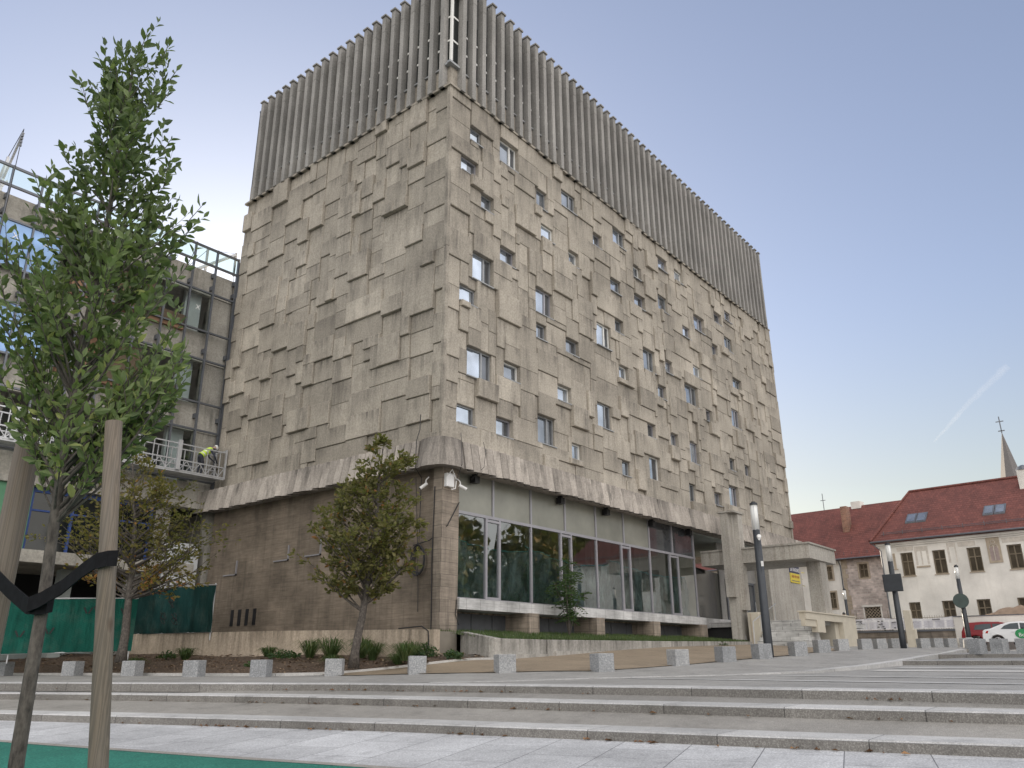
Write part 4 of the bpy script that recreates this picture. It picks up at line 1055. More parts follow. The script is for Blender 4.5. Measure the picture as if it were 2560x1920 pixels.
# ------------------------------------------------------------------ glazed wing under construction (front plane y = 15)
wing = thing('unfinished_wing', 'raw concrete office wing with a half-fitted glass curtain wall, left of the tower', 'building', (-8, 16, 1.9))
XL = -27
m = MB(); rr = random.Random(31)
for z0, z1 in ((19.05, 20.32), (15.5, 16.98), (12.0, 13.36), (8.55, 9.55)):
    x = XL
    while x < 0.3:
        e = min(x + rr.choice((3.6, 4.8)), .35); m.tint = rr.uniform(.2, .8); m.box(x, e - .01, 15.25, 15.55, z0, z1); x = e
m.tint = .35; m.box(XL, .34, 15.56, 24, 20.0, 20.2); m.box(XL, .34, 15.56, 24, 16.2, 16.5); m.box(XL, .34, 15.56, 24, 12.7, 13.0); m.box(XL, .34, 15.56, 24, 9.0, 9.3)
m.build('floor_band', M['wing'], wing)
m = MB()
for z0, z1 in ((16.99, 19.04), (13.37, 15.49), (9.56, 11.99)):
    q = MB(); q.tint = rr.uniform(.3, .7); q.box(-1.16, .33, 15.30, 15.5, z0, z1); q.build('end_wall', M['wing'], wing)
for z0, z1 in ((16.51, 19.99), (13.01, 16.19), (9.31, 12.69)):
    for x in (-3.1, -9.2, -15.2, -21): q = MB(); q.tint = .5; q.box(x - .3, x + .3, 16.6, 17.2, z0, z1); q.build('column', M['wing'], wing)
m = MB(); m.tint = .5; m.box(.36, 34, 15.6, 24, 1.5, 20.19); m.build('added_sun_block', M['wing'], wing)  # unseen block added behind the tower to keep low sun off the pier
m = MB(); m.box(XL, .33, 20.5, 20.7, 9.31, 19.99); m.box(.1, .34, 15.6, 20.5, 9.31, 19.99)
m.build('inner_wall', M['room'], wing)
for z0, z1 in ((16.51, 19.99), (13.01, 16.19), (9.31, 12.69)):
    q = MB(); q.box(-2.2, -1.35, 15.85, 16.1, z0, z1); q.build('pale_column', M['whitewash'], wing)
m = MB()
for z in (16.75, 13.15): m.box(-7.8, -2.5, 15.0, 15.24, z, z + .75); 
m.box(-5.6, -3.9, 15.6, 15.65, 17.0, 19.0); m.box(-6.4, -4.0, 15.6, 15.65, 13.4, 15.4)
m.build('timber_board', M['timber'], wing)
MX = [-.10 - 1.2 * k for k in range(23)]
m = MB()
for i, x in enumerate(MX):
    m.box(x - .035, x + .035, 14.86, 15.0, 9.6, 21.5)
    for z in (20.0, 19.3, 15.9, 12.6): m.box(x - .06, x + .06, 15.0, 15.24, z, z + .22)
for z in (21.44, 20.56, 19.04, 16.97, 15.5, 13.34, 12.0, 9.6):
    t = .04 if z < 20 else .05
    for a, b in zip(MX[1:], MX): m.box(a + .036, b - .036, 14.88, 14.99, z - t, z + t)
m.box(-.06, .05, 14.8, 15.1, 9.0, 21.3)
m.build('curtain_frame', M['alu_dark'], wing)
for i, (a, b) in enumerate(zip(MX[1:], MX)):
    g = MB(); g.poly([(a + .04, 14.94, 20.62), (b - .04, 14.94, 20.62), (b - .04, 14.94, 21.38), (a + .04, 14.94, 21.38)]); g.build('rail_glass', M['glass_rail'], wing)
    for z0, z1 in ((17.02, 18.99), (13.39, 15.45), (9.65, 11.95)):
        if z0 < 10 and i > 3: continue
        if 5 <= i <= 6 and z0 > 13: continue
        film = i >= 7 and z0 > 13
        if i == 0: continue
        g = MB(); t1 = rr.uniform(-.006, .006); g.poly([(a + .04, 14.93 + t1, z0), (b - .04, 14.93 - t1, z0), (b - .04, 14.93 - t1, z1), (a + .04, 14.93 + t1, z1)])
        g.build('glass_pane', M['film'] if film else M['glass_clear'], wing)
m = MB()
for (a, z) in ((MX[2] + .5, 18.1), (MX[9] + .6, 18.4), (MX[10] + .5, 18.0), (MX[8] + .6, 18.5)):
    m.bar((a - .1, 14.9, z - .12), (a + .1, 14.9, z + .12), .03, .006, (0, 1, 0)); m.bar((a - .1, 14.897, z + .12), (a + .1, 14.897, z - .12), .03, .006, (0, 1, 0))
m.build('tape_cross', M['white_ink'], wing)
# lower storey
m = MB(); m.tint = .6; m.box(XL, -.2, 14.9, 15.5, 8.3, 8.54); m.tint = .75; m.box(XL, -.5, 14.95, 15.4, 5.32, 5.80)
m.box(XL, -1.5, 15.4, 22, 5.5, 5.7); m.tint = .4; m.box(-2.4, -1.7, 15.35, 15.9, 5.8, 8.3); m.box(.0, .34, 15.1, 15.6, 1.9, 8.3)
m.build('lower_beam', M['wing'], wing)
m = MB(); m.box(-1.95, -.30, 15.0, 15.2, 3.0, 6.7); m.build('whitewashed_pier', M['whitewash'], wing)
m = MB(); m.box(-14.5, -7.68, 15.10, 15.2, 5.81, 8.29); m.build('green_panel', M['green_panel'], wing)
fr = MB()
for x in (-7.66, -6.05, -4.35, -2.7): fr.box(x, x + .11, 15.25, 15.4, 5.81, 8.29)
fr.box(-7.6, -2.5, 15.27, 15.38, 7.35, 7.42); fr.box(-7.6, -2.5, 15.27, 15.38, 8.1, 8.28)
fr = fr.build('window_frame', M['blue_frame'], wing)
g = MB()
for a, b in ((-7.55, -6.05), (-5.94, -4.35), (-4.24, -2.7)): g.poly([(a, 15.33, 5.82), (b, 15.33 + rr.uniform(-.02, .02), 5.82), (b, 15.33, 8.1), (a, 15.33, 8.1)])
g.build('pane', M['slot'], fr)
m = MB(); m.box(XL, -.3, 21.8, 22, 1.5, 8.3); m.box(XL, .3, 15.6, 22, 8.31, 8.5); m.build('ground_floor_back', M['dark'], wing)
m = MB()
for x in (-16, -10.5, -5.5): m.box(x, x + .5, 16.5, 17, 1.5, 5.3)
m.box(-9, -3, 18, 18.2, 1.7, 3.2); m.build('ground_column', M['room'], wing)
# roof davits for the work platform
def davit(x, lab, flip=1):
    t = thing('roof_davit', lab, 'hoist', (x, 15.6, 20.25))
    m = MB(); m.bar((x, 17.2, 20.3), (x, 15.9, 22.3), .09); m.bar((x, 16.6, 20.3), (x, 14.6, 23.0), .085); m.bar((x - .25, 16.2, 20.2), (x + .25, 16.2, 21.4), .09); m.bar((x, 15.9, 22.35), (x, 15.9, 20.3), .10)
    m.build('jib', M['steel'], t)
    m = MB(); m.tube([(x, 15.9, 22.35), (x, 14.65, 23.2), (x, 14.62, 20.9), (x, 14.5, 11.0)], .016, 5); m.tube([(x, 17.2, 20.4), (x, 15.9, 22.35)], .016, 5); m.build('rope', M['cable'], t)
    m = MB()
    for k in range(4): m.tube([(x, 14.62, 22.9 - k * .16), (x, 14.62, 22.8 - k * .16)], .05, 6)
    m.build('chain', M['alu_dark'], t)
davit(-10.95, 'grey steel roof davit with hanging rope above the blue filmed windows')
td = thing('roof_davit', 'slanted steel roof davit beside the tower, above the right end of the glass rail', 'hoist', (-.9, 15.6, 20.25))
m = MB(); m.bar((-2.3, 16.0, 20.2), (-.15, 15.2, 21.85), .13); m.bar((-1.3, 16, 20.2), (-1.3, 16, 22.0), .10); m.bar((-.15, 15.2, 20.6), (-.15, 15.2, 21.95), .09); m.build('jib', M['steel'], td)
m = MB(); m.tube([(-2.3, 16, 20.5), (-1.3, 16, 21.95), (-.15, 15.2, 21.9), (-.2, 14.6, 11.0)], .014, 5); m.build('rope', M['cable'], td)
# suspended work platform
cr = thing('work_platform', 'long galvanised suspended work platform hanging across the lower glass wall', 'platform', (-6, 14.2, 9.7))
m = MB(); m.box(-14, -.25, 13.75, 14.55, 9.62, 9.68); m.build('deck', M['steel'], cr)
for y, nm in ((13.72, 'front_truss'), (14.58, 'rear_truss')):
    m = MB()
    for z in (9.66, 10.12, 10.85): m.bar((-14, y, z), (-.25, y, z), .05)
    x = -14.0; k = 0
    while x < -.4:
        m.bar((x, y, 9.66), (x, y, 10.85), .035)
        m.bar((x, y, 9.68), (min(x + .32, -.3), y, 10.10), .03); m.bar((min(x + .32, -.3), y, 10.10), (min(x + .64, -.26), y, 9.68), .03); x += .64; k += 1
    m.box(-14, -.25, y - .012, y + .012, 9.56, 9.66); m.build(nm, M['steel'], cr)
for x in (-9.3, -5.8, -2.6):
    m = MB(); m.box(x - .09, x + .09, 13.6, 13.69, 9.65, 11.0); m.build('upright', M['steel'], cr)
m = MB(); m.bar((-.25, 13.72, 9.6), (-.25, 13.72, 11.0), .07); m.bar((-.25, 14.58, 9.6), (-.25, 14.58, 11.0), .07); m.bar((-.25, 13.72, 10.95), (-.25, 14.58, 10.95), .05); m.build('end_frame', M['steel'], cr)

# ------------------------------------------------------------------ people
def skin_person(label, loc, J, top_mat, leg_mat, helmet=None, face=(0, -1, 0), vest=None):
    """J: joint dict in metres relative to the feet"""
    root = thing('person', label, 'person', loc)
    V, E, Rd = [], [], []
    def add(p, r, par=None):
        V.append(tuple(p)); Rd.append(r)
        if par is not None: E.append((par, len(V) - 1))
        return len(V) - 1
    pel = add(J['pelvis'], .13); che = add(J['chest'], .145, pel); nk = add(J['neck'], .058, che); hd = add(J['head'], .085, nk)
    hv = (Vector(J['head']) - Vector(J['neck'])).normalized(); add(Vector(J['head']) + hv * .10, .078, hd)
    add(Vector(J['head']) + Vector(face) * .085 - hv * .01, .022, hd)
    hands = []
    for s in ('l', 'r'):
        sh = add(J['sh' + s], .062, che); el = add(J['el' + s], .045, sh); wr = add(J['wr' + s], .032, el)
        d = (Vector(J['wr' + s]) - Vector(J['el' + s])).normalized(); pm = add(Vector(J['wr' + s]) + d * .08, .034, wr)
        sd_ = d.cross(Vector((0, 0, 1)))
        sd_ = sd_.normalized() if sd_.length > .1 else Vector((1, 0, 0))
        for k in range(4):
            q = Vector(V[pm]) + d * .035 + sd_ * (.018 * (k - 1.5)); a = add(q, .009, pm); add(q + d * (.05 + .012 * (1 - abs(k - 1.5))) + Vector((0, 0, -.012)), .008, a)
        a = add(Vector(J['wr' + s]) + d * .04 + sd_ * .042, .010, wr); add(Vector(V[a]) + d * .04, .009, a)
        hp = add(J['hp' + s], .095, pel); kn = add(J['kn' + s], .066, hp); an = add(J['an' + s], .045, kn); add(Vector(J['an' + s]) + Vector(face) * .16 + Vector((0, 0, -.05)), .038, an)
    me = bpy.data.meshes.new('body'); me.from_pydata(V, E, []); o = bpy.data.objects.new('body', me); COL.objects.link(o); o.parent = root
    md = o.modifiers.new('skin', 'SKIN'); sv = me.skin_vertices[0].data
    for i, r in enumerate(Rd): sv[i].radius = (r, r)
    sv[0].use_root = True
    sb = o.modifiers.new('sub', 'SUBSURF'); sb.levels = 1; sb.render_levels = 1
    m, nt, p = newmat('figure_cloth')
    g = nt.nodes.new('ShaderNodeTexCoord'); sx = nd(nt, 'ShaderNodeSeparateXYZ', {0: g.outputs['Object']})
    hz = J['neck'][2] + .03
    f1 = mth(nt, 'GREATER_THAN', sx.outputs[2], J['pelvis'][2] + .03)
    c = mixc(nt, f1, leg_mat, top_mat); c = mixc(nt, mth(nt, 'GREATER_THAN', sx.outputs[2], hz), c, (0.42, 0.27, 0.20)) if helmet is None or J['neck'][2] > J['chest'][2] + .12 else c
    nt.links.new(c, p.inputs['Base Color']); p.inputs['Roughness'].default_value = .8
    me.materials.append(m)
    H = Vector(J['head']); b = bmesh.new()
    bmesh.ops.create_uvsphere(b, u_segments=14, v_segments=8, radius=.125)
    for v in list(b.verts):
        if v.co.z < -.02: v.co.z = -.02; 
    me2 = bpy.data.meshes.new('helmet'); b.to_mesh(me2); b.free(); ho = bpy.data.objects.new('helmet' if helmet else 'hair', me2); COL.objects.link(ho); ho.parent = root; ho.location = H + hv * .06
    ho.rotation_euler = hv.to_track_quat('Z', 'Y').to_euler(); me2.materials.append(helmet or M['cable'])
    fc = MB(); fwd = Vector(face).normalized(); sdv = fwd.cross(hv).normalized()
    for s in (-1, 1): q = H + fwd * .088 + sdv * .032 * s + hv * .02 + Vector(loc); fc.tube([q, q + fwd * .012], .011, 6)
    q = H + fwd * .085 - hv * .055 + Vector(loc); fc.bar(q - sdv * .022, q + sdv * .022, .012)
    fc.build('face_features', M['cable'], root)
    if vest:
        A, Bp = Vector(J['pelvis']), Vector(J['chest']); ax_ = (Bp - A).normalized(); top = Bp + ax_ * .16; s = Vector(J['shl']) - Vector(J['shr']); s = s.normalized(); f = ax_.cross(s)
        vb = MB(); N = 14; rings = [(A + ax_ * .02, .185, .15), (A + ax_ * .16, .18, .15), (Bp, .20, .165), (top, .165, .12)]
        for c_, ra, rb in rings:
            for k in range(N): a = 2 * math.pi * k / N; q = c_ + s * math.cos(a) * ra + f * math.sin(a) * rb; vb.v.append(tuple(q + Vector(loc)))
        for i in range(3):
            for k in range(N): j = (k + 1) % N; vb.face((i * N + k, i * N + j, (i + 1) * N + j, (i + 1) * N + k))
        vo = vb.build('hi_vis_vest', vest, root, smooth=True)
        bd = MB()
        for t, ra, rb in ((.10, .19, .156), (.26, .197, .163)):
            for e in (0, .045):
                for k in range(N): a = 2 * math.pi * k / N; q = A + ax_ * (t + e) + s * math.cos(a) * ra + f * math.sin(a) * rb; bd.v.append(tuple(q + Vector(loc)))
        for q0 in (0, 2 * N):
            for k in range(N): j = (k + 1) % N; bd.face((q0 + k, q0 + j, q0 + N + j, q0 + N + k))
        bd.build('reflective_band', M['rubber_band'], vo, smooth=True)
    return root
bend = dict(pelvis=(-.22, 0, .92), chest=(.12, -.02, 1.22), neck=(.30, -.03, 1.36), head=(.42, -.04, 1.42), shl=(.16, .18, 1.24), shr=(.16, -.2, 1.24), ell=(.34, .22, 1.0), elr=(.36, -.22, 1.0), wrl=(.50, .12, .84), wrr=(.52, -.12, .82), hpl=(-.22, .10, .88), hpr=(-.22, -.10, .88), knl=(-.16, .11, .48), knr=(-.10, -.11, .48), anl=(-.22, .11, .09), anr=(-.18, -.12, .09))
skin_person('worker in yellow hi-vis vest and white helmet bending at the right platform end', (-1.05, 14.2, 9.68), bend, (0.05, 0.06, 0.09), (0.03, 0.033, 0.045), M['white'], (.7, -.2, -.6), M['vest'])
stand = dict(pelvis=(0, 0, .93), chest=(.0, -.02, 1.27), neck=(.0, -.03, 1.47), head=(.01, -.05, 1.60), shl=(.19, 0, 1.40), shr=(-.19, 0, 1.40), ell=(.25, -.10, 1.13), elr=(-.25, -.06, 1.12), wrl=(.20, -.30, 1.02), wrr=(-.20, -.28, 1.00), hpl=(.09, 0, .88), hpr=(-.09, 0, .88), knl=(.10, -.03, .49), knr=(-.10, .02, .49), anl=(.11, 0, .09), anr=(-.11, .03, .09))
skin_person('worker in a yellow hi-vis vest standing on the platform just behind the wooden stake', (-5.45, 14.2, 9.68), stand, (0.05, 0.06, 0.09), (0.03, 0.033, 0.045), M['white'], (0, -1, 0), M['vest'])

# ------------------------------------------------------------------ trees
def leaf(m, p, d, size, r, wide=.45):
    d = d.normalized(); s = d.cross(Vector((r.uniform(-1, 1), r.uniform(-1, 1), r.uniform(-.3, 1))))
    if s.length < .05: s = Vector((1, 0, 0))
    s = s.normalized(); n = s.cross(d); l = size; wv = s * size * wide * .5; mid = p + d * l * .42 - n * l * .05; tip = p + d * l - n * l * .16
    b = len(m.v); fold = n * l * .09
    m.v += [tuple(p), tuple(mid - wv + fold), tuple(mid), tuple(mid + wv + fold), tuple(tip), tuple(p + d * l * .75 - wv * .7 + fold * .5 - n * l * .10), tuple(p + d * l * .75 + wv * .7 + fold * .5 - n * l * .10)]
    m.face((b, b + 2, b + 1)); m.face((b, b + 3, b + 2)); m.face((b + 1, b + 2, b + 4, b + 5)); m.face((b + 2, b + 3, b + 6, b + 4))
def tree(name, label, cat, base, trunk, r0, r1, env, lat, n_br, n_leaf, lsize, leafm, seed, group=None, z_first=0.0, up_=0.9, twigs=3, tintf=None, wide=.45, barkm=None, depthk=.8, dense=None, wpow=1.3, lift=0.0, sprig=0.0):
    """trunk: world points; env: list of (z, centre offset along lat, half width)"""
    r = random.Random(seed); root = thing(name, label, cat, base, group)
    T = [Vector(p) for p in trunk]; zs = [p.z for p in T]
    def tp(z): return Vector((interp(z, zs, [p.x for p in T]), interp(z, zs, [p.y for p in T]), z))
    ez = [e[0] for e in env]; lat = Vector(lat).normalized(); dep = Vector((-lat.y, lat.x, 0))
    wmat = barkm or M['bark']
    tm = MB(); n = 14
    P = []; RR = []
    for i in range(n + 1):
        t = i / n; z = zs[0] + (zs[-1] - zs[0]) * t; q = tp(z); q += Vector((r.uniform(-1, 1), r.uniform(-1, 1), 0)) * r0 * .18 * (1 if 0 < i < n else 0); P.append(q); RR.append(r0 * (1 - t) + r1 * t + (r0 * .35 if i == 0 else 0))
    tm.tube(P, RR, 10); tr_ = tm.build('trunk', wmat, root, smooth=True)
    bm_, lm = MB(), MB(); spots = []; sprigs = []
    zlo, zhi = ez[0], ez[-1]
    gz = [i / 40 for i in range(41)]; cum = [0]
    for q in gz[1:]: cum.append(cum[-1] + interp(zlo + (zhi - zlo) * q, ez, [e[2] for e in env]) ** wpow + 1e-6)
    cum = [q / cum[-1] for q in cum]
    for k in range(n_br):
        t = interp((k + r.random()) / n_br, cum, gz); z = zlo + (zhi - zlo) * t
        c = interp(z, ez, [e[1] for e in env]); w = interp(z, ez, [e[2] for e in env])
        a = r.uniform(0, 2 * math.pi) if r.random() < .65 else r.choice((0, math.pi)) + r.gauss(0, .35)
        q = r.uniform(.55, 1.0) if r.random() < .8 else r.uniform(.15, .6)
        tip = tp(min(z, zs[-1])) + lat * (c + w * math.cos(a) * q) + dep * (w * depthk * math.sin(a) * q); tip.z = z
        rise = (tip - tp(min(z, zs[-1]))).length * up_ + .25 * (zhi - zlo) / 10
        sz = max(z_first, min(z - rise * r.uniform(.7, 1.2), zs[-1] - .02)); s = tp(sz)
        mid = s.lerp(tip, .5) + Vector((r.uniform(-1, 1), r.uniform(-1, 1), r.uniform(-.9, .1))) * (tip - s).length * .10
        br_r = max(r1 * .5, r0 * .34 * min(1, (tip - s).length / ((zhi - zlo) * .45) + .15) * (1.1 - t * .6))
        path = []
        for i in range(6):
            u = i / 5; path.append(s * (1 - u) ** 2 + mid * 2 * u * (1 - u) + tip * u * u)
        bm_.tube(path, [br_r * (1 - .85 * i / 5) for i in range(6)], 5, False)
        for u in (.45, .6, .75, .88, 1.0): spots.append((s * (1 - u) ** 2 + mid * 2 * u * (1 - u) + tip * u * u, (tip - mid).normalized()))
        for j in range(twigs):
            u = r.uniform(.3, 1); q0 = s * (1 - u) ** 2 + mid * 2 * u * (1 - u) + tip * u * u
            dv = ((tip - s).normalized() * .6 + Vector((r.uniform(-1, 1), r.uniform(-1, 1), r.uniform(-.3, .8) + lift * 1.6))).normalized(); L = w * r.uniform(.25, .6) + .02
            if sprig: L = r.uniform(.10, .26)
            q1 = q0 + dv * L; bm_.tube([q0, q0.lerp(q1, .5) + Vector((0, 0, .03 * L)), q1], [br_r * .3, br_r * .22, br_r * .1], 4, False)
            for u2 in (.3, .5, .65, .8, .92, 1.0): spots.append((q0.lerp(q1, u2), dv))
            if sprig: sprigs.append((q0, q1))
        if sprig:
            for a_, b_ in zip(path[2:], path[3:]): sprigs.append((a_, b_))
            e_ = (path[-1] - path[-2]).normalized() + Vector((0, 0, .5)); sprigs.append((path[-1], path[-1] + e_.normalized() * r.uniform(.06, .16))); bm_.tube([sprigs[-1][0], sprigs[-1][1]], [.003, .0015], 4, False)
    bm_.build('limb', wmat, tr_, smooth=True)
    for a_, b_ in sprigs:
        d_ = b_ - a_; L_ = d_.length; d_ = d_.normalized(); sd0 = d_.cross(Vector((r.uniform(-1, 1), r.uniform(-1, 1), r.uniform(-.4, .4)))).normalized(); k_ = r.choice((0, 1)); x_ = r.uniform(0, sprig)
        while x_ < L_:
            p = a_ + d_ * x_; side = sd0 if k_ % 2 else -sd0; dv = (d_ * .85 + side * .8 + Vector((r.uniform(-.35, .35), r.uniform(-.35, .35), r.uniform(-.3, .2)))).normalized()
            lm.tint = min(1, max(0, tintf(p, r))); leaf(lm, p, dv, lsize * r.uniform(.6, 1.15), r, wide); k_ += 1; x_ += sprig * r.uniform(.8, 1.3)
        lm.tint = min(1, max(0, tintf(b_, r))); leaf(lm, b_, d_, lsize * r.uniform(.5, .9), r, wide)
    for i in range(0 if sprig else n_leaf):
        p, d = spots[r.randrange(len(spots))]
        if dense and r.random() < .35:
            for _ in range(12):
                if dense(p): break
                p, d = spots[r.randrange(len(spots))]
        dv = (d * .8 + Vector((r.uniform(-1, 1), r.uniform(-1, 1), r.uniform(-.7, .7) + lift))).normalized()
        lm.tint = min(1, max(0, tintf(p, r))) if tintf else r.random()
        leaf(lm, p + dv * lsize * .15 + Vector((r.gauss(0, 1), r.gauss(0, 1), r.gauss(0, 1))) * lsize * .25, dv, lsize * r.uniform(.65, 1.15), r, wide)
    lm.build('crown', leafm, root)
    return root
LAT = (.626, -.779, 0)
tree('young_hornbeam', 'slim young hornbeam with dense upright green crown tied between two wooden stakes, closest tree', 'tree', (-18.43, -15.19, .12),
     [(-18.425, -15.20, .10), (-18.431, -15.191, 1.15), (-18.45, -15.167, 1.89), (-18.472, -15.14, 2.74), (-18.47, -15.142, 3.3), (-18.465, -15.15, 4.2), (-18.475, -15.135, 5.12)], .042, .006,
     [(2.55, .02, .26), (2.75, .06, .36), (2.95, .12, .50), (3.12, .12, .56), (3.35, .0, .48), (3.62, -.04, .50), (3.8, .06, .46), (4.0, .04, .42), (4.2, -.05, .34), (4.42, -.04, .32), (4.62, .06, .29), (4.86, .07, .28), (5.04, .05, .22), (5.15, .04, .10), (5.2, .0, .02)], LAT, 150, 0, .072, M['leaf_fg'], 3, z_first=2.25, up_=1.25, twigs=4,
     tintf=lambda p, r: r.gauss(.30, .2) + .30 * max(0, (3.9 - p.z)) - .1 * max(0, p.z - 4.3) + (.25 if r.random() < .05 else 0), depthk=.8, wide=.46, wpow=.75, lift=.55, sprig=.030,
     dense=lambda p: p.z > 4.35 and (Vector((p.x, p.y, 0)) - Vector((-18.44, -15.17, 0))).dot(Vector(LAT)) > -.12)
def stake(label, a, b, ra, rb):
    m = MB(); a, b = Vector(a), Vector(b); m.tube([a, a.lerp(b, .33), a.lerp(b, .67), b], [ra, ra * .99, rb * 1.01, rb], 20); o = m.build('wooden_stake', M['stake'], None, smooth=False)
    for p in o.data.polygons: p.use_smooth = len(p.vertices) == 4
    tag(o, label, 'stake', 'wooden tree stakes')
stake('upright round wooden stake right of the slim foreground trunk', (-18.22, -15.77, .1), (-18.411, -15.535, 2.732), .043, .040)
stake('leaning round wooden stake cut by the left picture edge', (-18.478, -14.655, .1), (-18.47, -14.663, 2.756), .066, .064)
def strap(pts, wd, th=.008):
    m = MB(); P = [Vector(p) for p in pts]
    for k in range(len(P)):
        d = (P[min(k + 1, len(P) - 1)] - P[max(k - 1, 0)]); d.z = 0; nn = Vector((-d.y, d.x, 0)).normalized() * th
        for q in (P[k] - Vector((0, 0, wd / 2)), P[k] + Vector((0, 0, wd / 2)), P[k] + Vector((0, 0, wd / 2)) + nn, P[k] - Vector((0, 0, wd / 2)) + nn): m.v.append(tuple(q))
    for k in range(len(P) - 1):
        for i in range(4): j = (i + 1) % 4; m.face((4 * k + i, 4 * k + j, 4 * k + 4 + j, 4 * k + 4 + i))
    return m
m = strap([(-18.60, -14.60, 2.02), (-18.54, -14.66, 2.045), (-18.53, -14.75, 2.02), (-18.515, -14.9, 1.95), (-18.50, -15.06, 1.885), (-18.502, -15.14, 1.86), (-18.485, -15.20, 1.855), (-18.45, -15.235, 1.86), (-18.41, -15.21, 1.87)], .075)
m.build('rubber_strap', M['strap']); so = bpy.data.objects['rubber_strap']
tag(so, 'black rubber tree strap reaching from the slim trunk to the left stake', 'strap', 'black tree straps')
m = strap([(-18.40, -15.15, 1.87), (-18.47, -15.14, 1.87), (-18.515, -15.18, 1.865), (-18.49, -15.24, 1.885), (-18.45, -15.36, 1.94), (-18.43, -15.50, 2.01), (-18.42, -15.60, 2.045), (-18.395, -15.66, 2.055), (-18.35, -15.67, 2.06)], .072)
tag(m.build('rubber_strap', M['strap']), 'black rubber tree strap reaching from the slim trunk to the right stake', 'strap', 'black tree straps')
def env_from(z0, prof): return prof
tree('street_tree', 'young round-crowned tree with green and russet leaves in the mulch bed by the glazed corner', 'tree', (-3.9, -.44, 1.5),
     [(-3.9, -.44, 1.4), (-3.82, -.52, 2.6), (-3.68, -.64, 3.9), (-3.6, -.7, 5.2), (-3.5, -.8, 8.0)], .13, .02,
     [(3.55, .0, .85), (3.9, -.15, 1.35), (4.5, -.12, 1.65), (5.2, -.12, 1.75), (5.9, .0, 1.6), (6.6, .05, 1.35), (7.2, .05, 1.0), (7.8, .1, .66), (8.2, .15, .36), (8.45, .15, .1)], LAT, 80, 7000, .17, M['leaf_mid'], 8, 'street trees in the mulch bed', z_first=3.0, up_=.75, twigs=4,
     tintf=lambda p, r: r.gauss(.36, .2) + (.5 if r.random() < (.16 if p.z < 6 and (p.x + p.y) > -4.3 else .06) else 0), wide=.5)
tree('street_tree', 'thin autumn tree with sparse yellow-brown leaves before the wing, behind the wooden stake', 'tree', (-6.9, 7.46, 1.75),
     [(-6.9, 7.46, 1.6), (-6.92, 7.47, 3.0), (-6.95, 7.48, 4.4), (-7.1, 7.55, 6.2), (-7.4, 7.7, 8.2)], .15, .02,
     [(3.9, .3, 1.3), (4.4, .6, 2.0), (5.0, .3, 2.5), (5.8, .15, 2.45), (6.6, .15, 2.15), (7.3, .1, 1.7), (8.0, 0, 1.1), (8.5, -.1, .4)], LAT, 75, 5200, .155, M['leaf_aut'], 15, 'street trees in the mulch bed', z_first=3.6, up_=.6, twigs=4,
     tintf=lambda p, r: r.gauss(.45, .22) + (.4 if p.z < 4.6 else 0) + (-.25 if (p.x - p.y) > -13 else 0), wide=.5)
# sumac shrub before the glazing
def shrub(label, base, h, wd, n, seed, lm, name='bush', stems=7, ls=.3, cat='shrub', group=None):
    r = random.Random(seed); b = Vector(base); o = thing(name, label, cat, base, group); sm, fm = MB(), MB()
    for k in range(stems):
        a = r.uniform(0, 6.28); q = r.uniform(.15, 1) * wd; tip = b + Vector((math.cos(a) * q, math.sin(a) * q * .55, h * r.uniform(.55, 1.0) * (1.15 - .45 * q / wd))); mid = b.lerp(tip, .5) + Vector((0, 0, .1 * h))
        sm.tube([b, mid, tip], [.025, .016, .006], 5)
        for i in range(n // stems):
            u = r.uniform(.2, 1); p = b.lerp(mid, u * 2) if u < .5 else mid.lerp(tip, u * 2 - 1); dv = Vector((r.uniform(-1, 1), r.uniform(-.7, .7), r.uniform(-.25, .55))).normalized(); L = ls * r.uniform(.8, 2.0)
            for j in range(6):
                t = (j + .4) / 6; s_ = dv.cross(Vector((0, 0, 1))).normalized(); q2 = p + dv * L * t - Vector((0, 0, .35 * L * t * t)); fm.tint = r.random()
                for sg_ in (-1, 1): leaf(fm, q2, (dv * .5 + s_ * sg_ + Vector((0, 0, -.15))).normalized(), ls * .42, r, .3)
    sm.build('stem', M['bark'], o); fm.build('foliage', lm, o); return o
shrub('dark green feathery sumac shrub growing up before the glazing', (6.6, -.8, 2.5), 2.9, 1.5, 150, 5, M['leaf_dark'], ls=.36, stems=9)
shrub('yellow-leaved sapling behind the right end of the tower', (37.5, 1.5, 2.3), 9.0, 1.0, 60, 6, M['leaf_gold'], name='sapling', ls=.5, stems=5, cat='tree')
def tuft(label, x, y, h, n, seed):
    r = random.Random(seed); z = zbed(x, y); m = MB()
    for i in range(n):
        a = r.uniform(0, 6.28); L = h * r.uniform(.8, 1.6); o_ = r.uniform(0, .10); d = Vector((math.cos(a), math.sin(a), 0)); b = Vector((x, y, z - .02)) + d * o_; lean = r.uniform(.25, 1.25); m.tint = r.random()
        p1 = b + d * L * lean * .4 + Vector((0, 0, L * .6)); p2 = b + d * L * lean * .95 + Vector((r.uniform(-.05, .05), r.uniform(-.05, .05), L * (.95 - .62 * lean))); s_ = Vector((-d.y, d.x, 0)) * .010
        q = len(m.v); m.v += [tuple(b - s_), tuple(b + s_), tuple(p1 + s_), tuple(p1 - s_), tuple(p2)]; m.face((q, q + 1, q + 2, q + 3)); m.face((q + 3, q + 2, q + 4))
    tag(m.build('grass_tuft', M['grass']), label, 'ornamental grass', 'ornamental grass tufts in the mulch bed')
